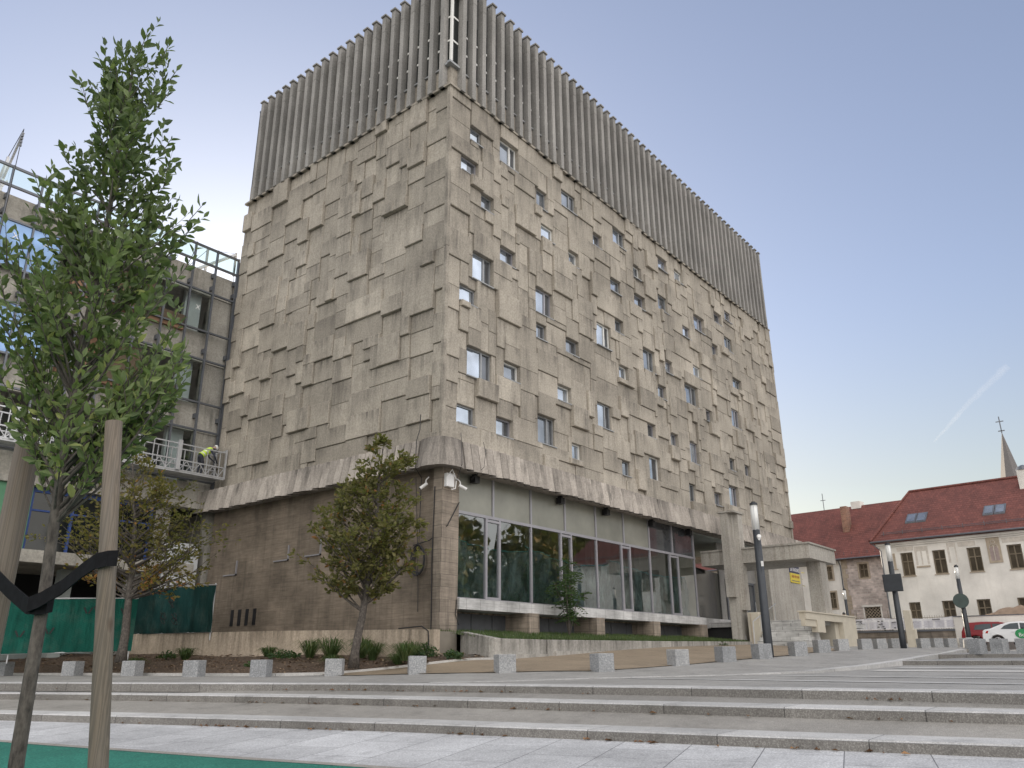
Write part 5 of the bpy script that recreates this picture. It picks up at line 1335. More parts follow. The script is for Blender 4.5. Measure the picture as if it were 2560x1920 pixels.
# (world spots worked out from the photograph, tufts run left to right along the wall)
TUF = [(-2.0, 14.0, .5, 'ornamental grass tuft at the foot of the white fence post'), (-2.4, 8.9, .5, 'ornamental grass tuft just right of the autumn tree trunk, near the wall'), (-1.7, 5.6, .45, 'ornamental grass tuft left of the low green ground cover by the stained wall'),
       (-1.9, 3.4, .62, 'tall ornamental grass tuft just right of the low green ground cover'), (-2.9, 1.75, .72, 'largest ornamental grass tuft, midway between ground cover and young tree'), (-1.7, 1.35, .6, 'ornamental grass tuft close to the wall, behind the largest tuft'),
       (-2.2, .45, .62, 'ornamental grass tuft next on the left of the young tree trunk'), (-1.9, -.75, .55, 'ornamental grass tuft next on the right of the young tree trunk'), (-2.7, -1.0, .45, 'small ornamental grass tuft, second on the right of the young tree trunk'),
       (-3.6, .9, .35, 'small ornamental grass tuft at the bed front, behind the bollard before the young tree'), (-3.2, -1.75, .5, 'ornamental grass tuft at the front of the bed behind the bollard below the wall end'), (-5.4, 8.6, .4, 'ornamental grass tuft at the front of the bed beside the wooden stake')]
for i, (x, y, h, lab) in enumerate(TUF): tuft(lab, x - (.148 * (y + .82) if x > -2.6 else .05 * y), y, h * rnd.uniform(.85, 1.1), 190, 40 + i)
def lowplant(label, x, y, wd, h, n, seed, lm=None):
    r = random.Random(seed); z = zbed(x, y); m = MB()
    for s_ in range(5): m.tube([(x, y, z - .05), (x + r.uniform(-.5, .5) * wd * .5, y + r.uniform(-.5, .5) * wd, z + h * .8)], .008, 4)
    for i in range(n):
        a = r.uniform(0, 6.28); q = wd * math.sqrt(r.random()); p = Vector((x + math.cos(a) * q * .6, y + math.sin(a) * q, z + h * r.random() * (1 - .6 * q / wd))); m.tint = r.random()
        leaf(m, p, Vector((r.uniform(-1, 1), r.uniform(-1, 1), r.uniform(-.1, .8))), .10, r, .6)
    tag(m.build('low_plant', lm or M['leaf_dark']), label, 'plant', 'low leafy plants in the mulch bed')
for i, q in enumerate([('low bright green ground cover by the stained wall, left of the tall tuft', -2.0, 4.5, .75, .3, 260), ('rosy-leaved bush at the right end of the stained wall under the hose', -1.5, -1.0, .45, .5, 230), ('small leafy plant at the foot of the corner pillar', -1.0, -1.7, .35, .3, 130), ('small leafy plant before the bent corner of the lawn planter', -1.5, -2.2, .3, .3, 120), ('small weed at the front of the bed behind the fourth bollard', -4.8, 3.2, .35, .22, 120), ('low weeds at the left end of the stained wall', -2.2, 10.2, .5, .3, 150), ('small leafy plant between the two tufts right of the young tree', -1.4, -.45, .25, .35, 110)]): lowplant(q[0], q[1] - (.148 * (q[2] + .82) if q[1] > -2.6 and q[2] > 0 else 0), *q[2:], 70 + i)
shrub('tiny weed tuft at the foot of the lawn planter near the pylon', (14.9, -3.3, 2.05), .35, .35, 20, 9, M['leaf_dark'], name='weed', ls=.14, stems=4, cat='plant')

# ------------------------------------------------------------------ green mesh fences
def fence(label, a, b, z0a, z0b, h, mat, seed, posts, slits=()):
    r = random.Random(seed); a, b = Vector((*a, 0)), Vector((*b, 0)); o = thing('mesh_fence', label, 'fence', (a.x, a.y, z0a)); m = MB(); nu, nz = 40, 8; d = (b - a).normalized(); nn = Vector((-d.y, d.x, 0))
    for i in range(nu + 1):
        for k in range(nz + 1):
            t = i / nu; p = a.lerp(b, t); z = z0a + (z0b - z0a) * t + h * k / nz * (1 - .008 * math.sin(t * 20)) ; p = p + nn * (.03 * math.sin(t * 19 + k) + .02 * r.uniform(-1, 1)); m.v.append((p.x, p.y, z))
    for i in range(nu):
        for k in range(nz): q = i * (nz + 1) + k; m.face((q, q + nz + 1, q + nz + 2, q + 1))
    m.build('netting', mat, o, smooth=True)
    for t in posts:
        p = a.lerp(b, t) + nn * .08; z = z0a + (z0b - z0a) * t; q = MB(); q.tube([(p.x, p.y, z - .3), (p.x, p.y, z + h + .08)], .025, 8); q.build('post', M['steel'], o)
    q = MB(); e = Vector((0, 0, h + .02)); q.tube([a + nn * .05 + Vector((0, 0, z0a)) + e, b + nn * .05 + Vector((0, 0, z0b)) + e], .02, 6); q.tube([a + nn * .05 + Vector((0, 0, z0a)), b + nn * .05 + Vector((0, 0, z0b))], .02, 6); q.build('rail', M['steel'], o)
    if slits:
        for t, zz in slits:
            q = MB()
            p = a.lerp(b, t) - nn * .075; z = z0a + (z0b - z0a) * t + zz * h
            for s in (-1, 1):
                c = p + d * .03 * s + Vector((0, 0, z)); e_ = c + d * .10 * s + Vector((0, 0, .2)); q.bar(c, e_, .05, .006, tuple(nn))
            q.build('wind_slit', M['dark'], o)
    return o
fence('bright green mesh fence panels with dark V-shaped wind slits, left behind the bollards', (-12.6, 12.6), (-5.75, 9.15), 1.78, 1.98, 1.75, M['net'], 1, (0, .25, .52, .99), ((.30, .72), (.55, .3), (.66, .35), (.80, .72), (.84, .74), (.95, .7), (.42, .3)))
fence('darker green mesh fence panel with scrawled marks standing on the stained retaining wall', (-3.27, 14.35), (-2.62, 9.45), 2.70, 2.68, 1.75, M['net_dark'], 2, (.02, .98))
gq = MB()
for k, (yc, zc) in enumerate(((11.6, 3.85), (11.3, 3.2), (12.0, 3.25))):
    pts = [(-1.16 - .1485 * (yc + .82) - .16, yc + .30 * math.sin(3 * t + k) * (1 - t / 9), zc + .25 * math.cos(2 * t) * math.sin(t * .7 + k)) for t in [i * .25 for i in range(26)]]; gq.tube(pts, .014, 5)
o = [x for x in bpy.data.objects if x.name.startswith('mesh_fence') and x.parent is None][-1]; gq.build('scrawl', M['dark'], o)

# ------------------------------------------------------------------ street lamps
def lamp(label, x, y, z0, ztop, tube_len, r0, extra=None, n=20):
    o = thing('street_lamp', label, 'street lamp', (x, y, z0)); zt_ = ztop - .12
    m = MB(); m.tube([(x, y, z0 - .2), (x, y, z0 + .5), (x, y, zt_ - tube_len)], [r0, r0, r0 * .82], n); m.build('pole', M['lamp_pole'], o, smooth=True)
    m = MB(); m.tube([(x, y, zt_ - tube_len), (x, y, zt_)], r0 * .78, n); m.build('light_tube', M['lampglass'], o, smooth=True)
    m = MB(); m.cyl((x, y), r0 * .92, r0 * .92, zt_, zt_ + .07, n); m.cyl((x, y), r0 * .5, r0 * .5, zt_ + .071, zt_ + .12, n); m.build('cap', M['lamp_pole'], o)
    m = MB()
    for k in range(4):
        a = k * math.pi / 2 + .3; m.bar((x + math.cos(a) * r0 * .8, y + math.sin(a) * r0 * .8, zt_ - tube_len - .02), (x + math.cos(a) * r0 * .8, y + math.sin(a) * r0 * .8, zt_), .012)
    m.build('rib', M['steel'], o)
    return o
l1 = lamp('tall dark tube lamp before the concrete pylon and canopy, largest of the lamps', 6.6, -8.75, 1.62, 6.78, .86, .145)
m = MB(); m.tube([(6.45, -8.87, 5.55), (6.40, -8.92, 5.55)], .07, 10); m.tube([(6.43, -8.89, 5.53), (6.43, -8.89, 5.42)], [.075, .03], 10); m.build('dome_camera', M['white'], l1)
m = MB(); m.box(6.42, 6.49, -8.93, -8.87, 4.55, 4.72); m.build('sensor', M['white'], l1)
l2 = lamp('dark tube lamp post carrying a dark square box, before the white house corner', 22.6, -8.97, 2.05, 7.02, .8, .145)
m = MB(); m.box(22.35, 22.42, -9.42, -8.55, 4.65, 5.48); m.build('sign_box', M['lamp_pole'], l2, bevel=.03)
l3 = lamp('dark tube lamp post carrying a round dark disc, beside the dark red car', 29.1, -10.64, 2.35, 6.36, .62, .13)
m = MB(); m.tube([(28.93, -10.62, 4.47), (28.90, -10.62, 4.47)], .38, 24); m.build('round_sign', plain('sign_back', (.05, .075, .07), .5), l3)
m = MB(); m.cyl((29.1, -10.64), .34, .30, 2.1, 2.5); m.cyl((29.1, -10.64), .30, .12, 2.501, 2.62); m.build('stone_base', M['granite'], l3, smooth=False)
lamp('small far tube lamp before the pink rubble-stone house', 37.3, -2.15, 2.4, 6.1, .62, .12)
pst = dict(stand); skin_person('person in a dark coat standing by the small far lamp at the stone house', (37.0, -1.95, 2.75), pst, (.03, .03, .04), (.03, .03, .035), None, (-1, 0, 0))
m = MB(); m.box(36.4, 38.6, -3.4, -1.0, 2.2, 2.72); tag(m.build('raised_terrace', M['planter']), 'low concrete terrace edge under the small far lamp', 'terrace')
ob = MB(); x, y = 26.6, -8.42
ob.box(x - .17, x + .17, y - .17, y + .17, 2.0, 3.97); ob.box(x - .172, x + .05, y - .32, y - .171, 2.0, 3.0)
tag(ob.build('marker_post', M['cream'], bevel=.02), 'weathered grey concrete marker post between the lamp post with the box and the bollards', 'post')

# ------------------------------------------------------------------ old houses beyond the street
HD = Vector((.09306, .99566, 0)); AW = Vector((.99566, -.09306, 0))
def hp(P0, u, dep, z): q = P0 - HD * u + AW * dep; return (q.x, q.y, z)
def hbox(m, P0, u0, u1, d0, d1, z0, z1):
    q = [hp(P0, u0, d0, z0), hp(P0, u1, d0, z0), hp(P0, u1, d1, z0), hp(P0, u0, d1, z0)]; m.hexa(q + [(a, b, z1) for a, b, c in q])
def hwin(P0, root, u0, u1, z0, z1, wall_d, frame, bars=1, trim=None, name='window', mid=.62):
    f = MB(); d = wall_d + .12; t = .09
    hbox(f, P0, u0, u0 + t, d, d + .08, z0, z1); hbox(f, P0, u1 - t, u1, d, d + .08, z0, z1); hbox(f, P0, u0 + t, u1 - t, d, d + .08, z0, z0 + t); hbox(f, P0, u0 + t, u1 - t, d, d + .08, z1 - t, z1)
    um = (u0 + u1) / 2; hbox(f, P0, um - .04, um + .04, d - .02, d + .06, z0 + t, z1 - t); zm = z0 + (z1 - z0) * mid; hbox(f, P0, u0 + t, um - .041, d, d + .06, zm - .04, zm + .04); hbox(f, P0, um + .041, u1 - t, d, d + .06, zm - .04, zm + .04)
    w_ = f.build(name, frame, root); g = MB(); g.poly([hp(P0, u0 + t, d + .05, z0 + t), hp(P0, u1 - t, d + .05, z0 + t), hp(P0, u1 - t, d + .06, z1 - t), hp(P0, u0 + t, d + .06, z1 - t)]); g.build('pane', M['house_pane'], w_)
    if trim:
        s = MB(); hbox(s, P0, u0 - .16, u0, wall_d - .03, wall_d + .19, z0 - .12, z1 + .16); hbox(s, P0, u1, u1 + .16, wall_d - .03, wall_d + .19, z0 - .12, z1 + .16); hbox(s, P0, u0, u1, wall_d - .03, wall_d + .19, z1, z1 + .16); hbox(s, P0, u0, u1, wall_d - .03, wall_d + .19, z0 - .12, z0); s.build('stone_frame', trim, w_)
    else:
        s = MB(); hbox(s, P0, u0 - .05, u1 + .05, wall_d - .06, wall_d + .2, z0 - .07, z0 - .005); s.build('sill', M['stone_trim'], w_)
    return w_
M['house_pane'] = glossy_pane('old_window_glass', (.10, .085, .065), .06, .35)
def wall_with_holes(m, P0, ua, ub, za, zb, holes, d0, d1):
    us = sorted(set([ua, ub] + [h[0] for h in holes] + [h[1] for h in holes]))
    for a, b in zip(us, us[1:]):
        hs = sorted([h for h in holes if h[0] < b - 1e-6 and h[1] > a + 1e-6], key=lambda h: h[2]); z = za
        for h in hs:
            if h[2] > z: hbox(m, P0, a, b, d0, d1, z, h[2])
            z = h[3]
        if z < zb: hbox(m, P0, a, b, d0, d1, z, zb)
P1 = Vector((45.77, -2.692, 0))
h1 = thing('white_house', 'long white plastered house with red tiled roof, skylights and brown windows', 'house', (50, -12, 2.4))
W1 = [(1.4, 2.28, 7.38, 9.08), (3.65, 4.53, 7.38, 9.07), (5.97, 6.86, 7.36, 9.04), (8.5, 9.4, 7.35, 9.0), (10.9, 11.8, 7.35, 9.0), (13.3, 14.2, 7.35, 9.0), (1.45, 2.25, 3.95, 5.48), (3.72, 4.56, 3.95, 5.48), (5.98, 6.85, 3.95, 5.46), (8.5, 9.35, 3.95, 5.45), (10.9, 11.75, 3.95, 5.45)]
m = MB(); m.tint = .5; wall_with_holes(m, P1, 0, 22, 2.0, 9.6, W1, 0, .4); hbox(m, P1, 0, .4, .4, 10, 2.0, 9.6); hbox(m, P1, 0, 22, 9.7, 10, 2.0, 9.6); hbox(m, P1, .4, 22, .41, .45, 2, 2.02); m.build('wall', M['plaster'], h1)
m = MB(); hbox(m, P1, .41, 21.9, .8, 1.0, 2.0, 9.55); m.build('interior', M['dark'], h1)
m = MB(); hbox(m, P1, -.12, 22, -.12, .4, 9.601, 9.72); hbox(m, P1, -.2, 22, -.25, .4, 9.722, 9.88); hbox(m, P1, -.12, .4, .4, 10, 9.601, 9.88); m.build('cornice', M['plaster'], h1)
for q in W1: hwin(P1, h1, *q, 0, M['winframe'])
def roof(P0, u0, u1, rl, rr_, depth, ze, zr, over, name, root):
    m = MB(); e0 = hp(P0, u0, -over, ze); e1 = hp(P0, u1, -over, ze); r0 = hp(P0, rl, depth / 2, zr); r1 = hp(P0, rr_, depth / 2, zr); b0 = hp(P0, u0, depth + over, ze); b1 = hp(P0, u1, depth + over, ze)
    t = Vector((0, 0, -.14)); m.extr([e0, e1, r1, r0], t); m.extr([b0, r0, r1, b1], t); m.extr([e0, r0, b0], t); return m.build(name, M['roof'], root)
r1_ = roof(P1, -.5, 22, 1.25, 20, 10, 10.02, 14.47, .45, 'roof', h1)
m = MB(); m.tube([hp(P1, -.5, -.5, 10.0), hp(P1, 22, -.5, 9.95)], .07, 8); m.tube([hp(P1, -.45, -.45, 9.98), hp(P1, .05, -.08, 9.4), hp(P1, .05, -.08, 2.2)], .05, 8); m.build('gutter', M['alu_dark'], r1_)
m = MB(); m.tube([hp(P1, -.5, -.5, 10.1), hp(P1, 1.25, 5, 14.5), hp(P1, 20, 5, 14.5)], .12, 8); m.build('ridge_tiles', M['roof'], r1_)
sn = MB(); k = (14.47 - 10.02) / 5.45
for z in (.5, .62): dd = z / k; sn.tube([hp(P1, 0.2, dd - .5, 10.1 + z), hp(P1, 22, dd - .5, 10.1 + z)], .018, 5)
for i in range(15): u = .4 + 1.4 * i; sn.bar(hp(P1, u, .1, 10.5), hp(P1, u, .1, 10.82), .035)
sn.build('snow_guard', M['alu_dark'], r1_)
for a, b, z0, z1 in ((1.72, 3.22, 11.42, 12.2), (7.15, 8.6, 11.36, 12.12)):
    dz = lambda z: (z - 10.02) / k - .45
    for uu0, uu1 in ((a, (a + b) / 2 - .02), ((a + b) / 2 + .02, b)):
        m = MB(); q = [hp(P1, uu0, dz(z0) - .04, z0 + .06), hp(P1, uu1, dz(z0) - .04, z0 + .06), hp(P1, uu1, dz(z1) - .04, z1 + .06), hp(P1, uu0, dz(z1) - .04, z1 + .06)]; m.extr(q, (0, 0, -.14)); s_ = m.build('skylight', M['alu_dark'], r1_)
        m = MB(); i_ = .09; q = [hp(P1, uu0 + i_, dz(z0 + .08) - .055, z0 + .15), hp(P1, uu1 - i_, dz(z0 + .08) - .055, z0 + .15), hp(P1, uu1 - i_, dz(z1 - .08) - .055, z1 - .01), hp(P1, uu0 + i_, dz(z1 - .08) - .055, z1 - .01)]; m.poly(q); m.build('pane', M['pane_mid'], s_)
m = MB(); hbox(m, P1, 9.35, 10.1, 3.6, 4.4, 12.5, 14.75); m.build('chimney', M['plaster'], r1_)
m = MB(); c = Vector(hp(P1, 9.72, 4.0, 0)); m.tube([(c.x, c.y, 14.76), (c.x, c.y, 15.0), (c.x, c.y, 15.14)], [.5, .38, .1], 12); m.build('chimney_cap', M['alu_dark'], r1_)
# painted gothic relief and blind tracery window
m = MB(); hbox(m, P1, 7.3, 8.15, -.04, -.002, 7.85, 9.6); gw_ = m.build('tracery_window', M['stone_trim'], h1)
m = MB(); hbox(m, P1, 7.45, 7.99, -.045, -.041, 8.0, 8.95); m.build('blind_panel', plain('blind_stone', (.33, .27, .26), .8), gw_)
m = MB(); hbox(m, P1, 7.69, 7.75, -.09, -.05, 8.0, 9.0)
for c0 in (7.585, 7.855):
    m.tube([hp(P1, c0 + .13 * math.cos(a * .314), -.06, 8.85 + .25 * math.sin(a * .314)) for a in range(11)], .03, 5)
m.tube([hp(P1, 7.72 + .13 * math.cos(a * .628), -.06, 9.27 + .13 * math.sin(a * .628)) for a in range(11)], .028, 5)
m.build('tracery', plain('pale_stone', (.5, .45, .4), .8), gw_)
m = MB(); hbox(m, P1, .85, 1.02, -.03, -.002, 7.95, 9.1); hbox(m, P1, .78, 1.12, -.06, -.002, 7.88, 7.949); hbox(m, P1, 2.45, 3.4, -.06, -.002, 7.92, 8.03); m.build('stone_remnant', M['stone_trim'], h1)
ghost = plain('faded_painting', (.60, .565, .52), .85)
m = MB()
for a, b, z0, z1 in ((2.45, 2.6, 8.1, 9.45), (2.85, 2.95, 8.1, 9.45), (3.25, 3.4, 8.1, 9.45), (2.6, 2.85, 9.1, 9.45), (2.95, 3.25, 9.1, 9.45), (1.2, 2.4, 9.2, 9.5), (4.7, 4.85, 8.1, 9.5), (5.2, 5.3, 8.1, 9.5), (4.86, 5.19, 9.2, 9.5), (5.45, 6.6, 9.15, 9.5), (8.3, 10.3, 9.15, 9.5)): hbox(m, P1, a, b, -.006, -.001, z0, z1)
m.build('painted_relief', ghost, h1)
# rubble-stone house
P2 = Vector((56.489, 3.55, 0))
h2 = thing('stone_house', 'pink rubble-stone house with steep red roof, between the canopy and the white house', 'house', (62, 2, 2.4))
W2 = [(1.55, 2.3, 8.42, 9.62), (1.5, 2.88, 4.5, 5.88)]; W2b = [(-1.65, -.95, 8.45, 9.62), (-1.6, -.9, 5.9, 7.3), (-6.5, -5.6, 8.2, 9.6)]
m = MB(); wall_with_holes(m, P2, 0, 9, 2.0, 10.1, W2, 0, .45); m.build('stone_wall', M['pinkstone'], h2)
m = MB(); m.tint = .5; wall_with_holes(m, P2, -34, -.001, 2.0, 10.1, W2b, 0, .45); hbox(m, P2, -34, 9, 9.8, 10, 2, 10.1); m.build('plaster_wall', M['plaster'], h2)  # left stretch behind the tower is added to keep low sun off the street
m = MB(); hbox(m, P2, -33.9, 8.9, .8, 1.0, 2.0, 10.0); m.build('interior', M['dark'], h2)
m = MB(); rr = random.Random(2); z = 2.2
while z < 10: h = rr.uniform(.3, .45); hbox(m, P2, -.02, rr.choice((.3, .5)), -.03, -.001, z, z + h - .02); z += h
m.build('quoin', M['stone_trim'], h2)
hwin(P2, h2, *W2[0], 0, M['winframe'], trim=M['stone_trim']); hwin(P2, h2, *W2b[0], 0, M['winframe'], trim=M['stone_trim']); hwin(P2, h2, *W2b[1], 0, M['winframe'], trim=M['stone_trim']); hwin(P2, h2, *W2b[2], 0, M['winframe'], trim=M['stone_trim'])
m = MB(); u0, u1, z0, z1 = W2[1]
for i in range(-4, 7):
    for s in (1, -1):
        a = u0 + i * .28; p0 = max(u0, min(u1, a)); m_ = [(a, z0), (a + s * 1.38, z1)]
        if s < 0: m_ = [(a + 1.38, z0), (a, z1)]
        (ax0, az0), (ax1, az1) = m_
        def cl(x, z, x2, z2):
            if x < u0: z = z + (u0 - x) * (z2 - z) / (x2 - x); x = u0
            if x > u1: z = z + (u1 - x) * (z2 - z) / (x2 - x); x = u1
            return x, z
        if (ax0 < u0 and ax1 < u0) or (ax0 > u1 and ax1 > u1): continue
        q0 = cl(ax0, az0, ax1, az1); q1 = cl(ax1, az1, ax0, az0)
        m.bar(hp(P2, q0[0], .1, q0[1]), hp(P2, q1[0], .1, q1[1]), .05)
lw_ = m.build('lattice_window', M['stone_trim'], h2)
m = MB(); hbox(m, P2, u0 - .2, u1 + .2, -.06, .3, z1, z1 + .17); hbox(m, P2, u0 - .12, u0 - .001, -.02, .3, z0, z1); hbox(m, P2, u1 + .001, u1 + .12, -.02, .3, z0, z1); m.build('lintel', M['plaster'], lw_)
r2_ = roof(P2, -34, 14, -32, 12, 10, 10.2, 15.72, .45, 'roof', h2)
m = MB(); hbox(m, P2, -.3, .28, 2.2, 3.0, 12.6, 15.35); m.build('chimney', M['brick'], r2_)
m = MB(); hbox(m, P2, -.15, .75, 4.6, 5.6, 15.4, 16.1); m.build('chimney', M['plaster'], r2_)
m = MB(); m.tube([hp(P2, -34, -.5, 10.15), hp(P2, 14, -.5, 10.15)], .07, 8); m.tube([hp(P2, -.1, -.5, 10.1), hp(P2, -.1, -.06, 9.6), hp(P2, -.1, -.06, 2.3)], .05, 8); m.build('gutter', M['alu_dark'], r2_)
q = hp(P2, -3.0, 5, 15.7); m = MB(); m.tube([q, (q[0], q[1], 17.4)], .035, 6); m.tube([(q[0], q[1] - .25, 16.7), (q[0], q[1] + .25, 16.7)], .03, 6); m.build('roof_cross', M['alu_dark'], r2_)
m = MB()
for i in range(20): u = -8 + .7 * i; m.bar(hp(P2, u, -.1, 10.5), hp(P2, u, -.1, 10.8), .03)
m.build('snow_guard', M['alu_dark'], r2_)
m = MB(); m.box(44.0, 44.3, 4, 9, 2.2, 3.6); tag(m.build('brick_wall', M['brick']), 'low red brick garden wall seen between the canopy column and the tower', 'wall')
m = MB(); r_ = random.Random(12)
pth = [(44.5, 3.6, 2.3), (44.3, 3.9, 4.0), (44.0, 4.5, 6.5)]; m.tube(pth, [.09, .08, .05], 6); m.tube([(44.3, 3.9, 3.9), (44.4, 3.4, 4.6), (44.4, 3.2, 5.6)], [.05, .04, .02], 6); m.tube([(44.2, 4.2, 5.2), (44.3, 4.6, 6.2), (44.2, 4.7, 7.2)], [.04, .03, .01], 6)
bt = thing('bare_tree', 'bare leaning tree trunk before the pale wall between column and tower', 'tree', (44.5, 3.6, 2.3)); m.build('trunk', M['bark'], bt)
# church spire
ch_ = thing('church_spire', 'slender grey church spire with a cross rising behind the white house roof', 'spire', (139, -2, 2.5))
m = MB(); m.box(136.9, 141.1, -4.1, .1, 2.3, 27.6); m.build('tower', M['plaster'], ch_)
m = MB(); n = 8; c = (139.0, -2.05)
ringp = [(c[0] + 2.35 * math.cos(math.pi / 8 + i * math.pi / 4), c[1] + 2.35 * math.sin(math.pi / 8 + i * math.pi / 4), 27.61) for i in range(n)]
for i in range(n): m.poly([ringp[i], ringp[(i + 1) % n], (c[0], c[1], 39.1)])
m.build('steeple', plain('slate', (.12, .11, .11), .55), ch_)
m = MB(); m.bar((c[0], c[1], 38.9), (c[0], c[1], 41.9), .16); m.bar((c[0], c[1] - .6, 41.0), (c[0], c[1] + .6, 41.0), .14); m.bar((c[0], c[1] - .5, 39.3), (c[0], c[1] + .5, 39.3), .16); m.build('cross', M['alu_dark'], ch_)
# garden wall, railing, banner
gw_ = thing('garden_wall', 'low grey stone garden wall with a dark coping under the printed banner', 'wall', (43, -2, 2.3))
m = MB(); m.box(43, 43.5, -7.4, 6, 2.0, 3.35); m.build('body', blocks('old_wall', (.22, .19, .16), .7, .35, streak=.7), gw_); m = MB(); m.box(42.93, 43.57, -7.4, 6, 3.352, 3.48); m.build('coping', M['alu_dark'], gw_)
ir = thing('iron_railing', 'rusty iron railing with spikes along the garden wall top', 'railing', (43.25, -4, 3.5)); m = MB()
for z in (3.7, 4.28): m.bar((43.25, -7.4, z), (43.25, 2, z), .03)
for i in range(60): y = -7.3 + i * .155; m.bar((43.25, y, 3.48), (43.25, y, 4.42), .016)
for y in (-7.0, -5.4, -3.2, -1.0): m.bar((43.25, y, 3.48), (43.25, y, 4.85), .03)
m.build('bars', M['winframe'], ir)
bn_ = MB(); A, B = [], []
for i in range(60):
    y = -.75 - 6.65 * i / 59; w_ = .03 * math.sin(i * .9) + .02 * math.sin(i * 2.3); sag = -.10 * math.sin(math.pi * ((i % 30) / 29)) if i >= 24 else (.05 if 8 < i < 20 else 0)
    A.append((42.9 + w_, y, 3.53)); B.append((43.05 + w_ * .5, y, 4.30 + sag))
bn_.strip(A, B, 6)
bo = thing('printed_banner', 'long white banner printed with pale text columns and small dark emblems on the railing', 'banner', (43, -4, 3.9)); bn_.build('sheet', M['banner'], bo, smooth=True)
m = MB()
m.tube([(42.86, -1.15 - .26 * math.cos(a * .314), 3.95 + .20 * math.sin(a * .314)) for a in range(11)], .035, 6); m.box(42.85, 42.87, -1.22, -1.06, 3.78, 3.98); m.box(42.85, 42.87, -1.45, -1.30, 4.10, 4.17)
for (y, z) in ((-2.55, 4.1), (-2.8, 4.12), (-2.6, 3.9), (-2.75, 3.92), (-2.5, 3.72), (-2.85, 3.75), (-2.9, 3.62), (-3.5, 4.0), (-3.65, 4.02), (-3.6, 3.64), (-4.6, 3.98), (-4.5, 3.66)): m.box(42.85, 42.87, y - .09, y + .05, z - .035, z + .03)
m.box(42.85, 42.87, -4.9, -4.5, 3.95, 3.99); m.box(42.9, 42.92, -6.6, -6.1, 4.1, 4.16); m.build('emblem', plain('grey_ink', (.10, .10, .11), .6), bo)
pw_ = thing('plastered_wall', 'cream plastered boundary wall behind the two parked cars', 'wall', (43, -15, 2.3)); m = MB(); m.tint = .5; m.box(43, 43.5, -32, -7.41, 2.0, 4.25); m.build('body', M['plaster'], pw_); m = MB(); m.box(42.95, 43.55, -32, -7.41, 4.252, 4.3); m.build('coping', M['alu_dark'], pw_)
m = MB(); nu, nv = 40, 8
for i in range(nu + 1):
    for j in range(nv + 1):
        t = i / nu; h = (.52 * smooth(0, .22, t)) * math.sin(math.pi * j / nv) * (1 + .12 * math.sin(i * 1.3)); m.v.append((43.1 + .9 * j / nv, -9.0 - 9 * t, 4.3 + h + .03 * math.sin(i * 2.1 + j)))
for i in range(nu):
    for j in range(nv): b = i * (nv + 1) + j; m.face((b, b + nv + 1, b + nv + 2, b + 1))
tag(m.build('tarpaulin', plain('brown_tarp', (.27, .20, .15), .8)), 'brown tarpaulin heap on top of the cream plastered wall', 'tarpaulin')
for (x, y, h, lab) in ((43.9, -.9, 1.2, 'small palm-like green plant behind the left end of the banner'), (44.2, -2.6, .9, 'low green shrub at the corner of the white house behind the banner'), (44.2, -3.6, .8, 'low ivy shrub behind the lamp post with the box')): shrub(lab, (x, y, 3.4), h, .5, 40, int(x * 10 + y), M['leaf_dark'], ls=.16, stems=6, group='shrubs behind the banner')

# ------------------------------------------------------------------ parked cars (nose towards -Y, seen from their right side)
def car(label, loc, prof, cab, win, paint, L, W, name, rz=-90):
    o = thing(name, label, 'car', loc); lx = Vector(loc)
    m = MB()
    def P(x, s, z): k = 1 - .16 * max(0, z - .75); return Vector((x, s * W / 2 * k, z))
    n = len(prof)
    rot = Matrix.Rotation(R(rz), 4, 'Z')
    def T(v): return lx + (rot @ v)
    b = len(m.v); m.v += [tuple(T(P(x, 1, z))) for x, z in prof] + [tuple(T(P(x, -1, z))) for x, z in prof]
    m.face(list(range(b, b + n))); m.face(list(reversed(range(b + n, b + 2 * n))))
    for i in range(n): j = (i + 1) % n; m.face((b + i, b + n + i, b + n + j, b + j))
    m.build('body', paint, o, bevel=.05)
    for s in (1, -1):
        for w_ in win:
            g = MB(); g.poly([T(P(x, s, z) + Vector((0, s * .012, 0))) for x, z in w_]); g.build('side_window', M['carglass'], o)
    for rear, q in cab:
        g = MB(); g.poly([T(Vector((x, y * W / 2, z))) for x, y, z in q]); g.build('rear_window' if rear else 'windscreen', M['carglass'], o)
    for x in (.78, L - .86):
        for s in (1, -1):
            wq = MB(); c0 = T(Vector((x, s * (W / 2 - .20), .32))); c1 = T(Vector((x, s * (W / 2 + .005), .32))); wq.tube([c0, c1], .32, 24); wh = wq.build('wheel', M['tyre'], o)
            g = MB(); c2 = T(Vector((x, s * (W / 2 + .012), .32)))
            for k in range(5):
                a = k * 2 * math.pi / 5; e = T(Vector((x + .2 * math.cos(a), s * (W / 2 + .012), .32 + .2 * math.sin(a)))); g.bar(c2, e, .06, .02)
            g.tube([c1 + (c2 - c1) * .5, c2], .06, 12); ring = [T(Vector((x + .21 * math.cos(a * .2618), s * (W / 2 + .01), .32 + .21 * math.sin(a * .2618)))) for a in range(25)]; g.tube(ring, .018, 6); g.build('rim', M['rim'], wh)
    for s in (1, -1):
        g = MB(); g.hexa([T(Vector(v)) for v in ((-.02, s * W * .47, .78), (.30, s * (W / 2 + .004), .80), (.30, s * W * .40, .80), (-.02, s * W * .30, .78), (-.0, s * W * .455, .93), (.34, s * (W / 2 - .01), .93), (.34, s * W * .40, .93), (0, s * W * .30, .93))]); g.build('tail_light', M['redlight'], o)
        g = MB(); g.bar(T(Vector((1.55, s * (W / 2 + .01), .86))), T(Vector((1.75, s * (W / 2 + .01), .86))), .025, .03); g.build('door_handle', paint, o)
    return o, T
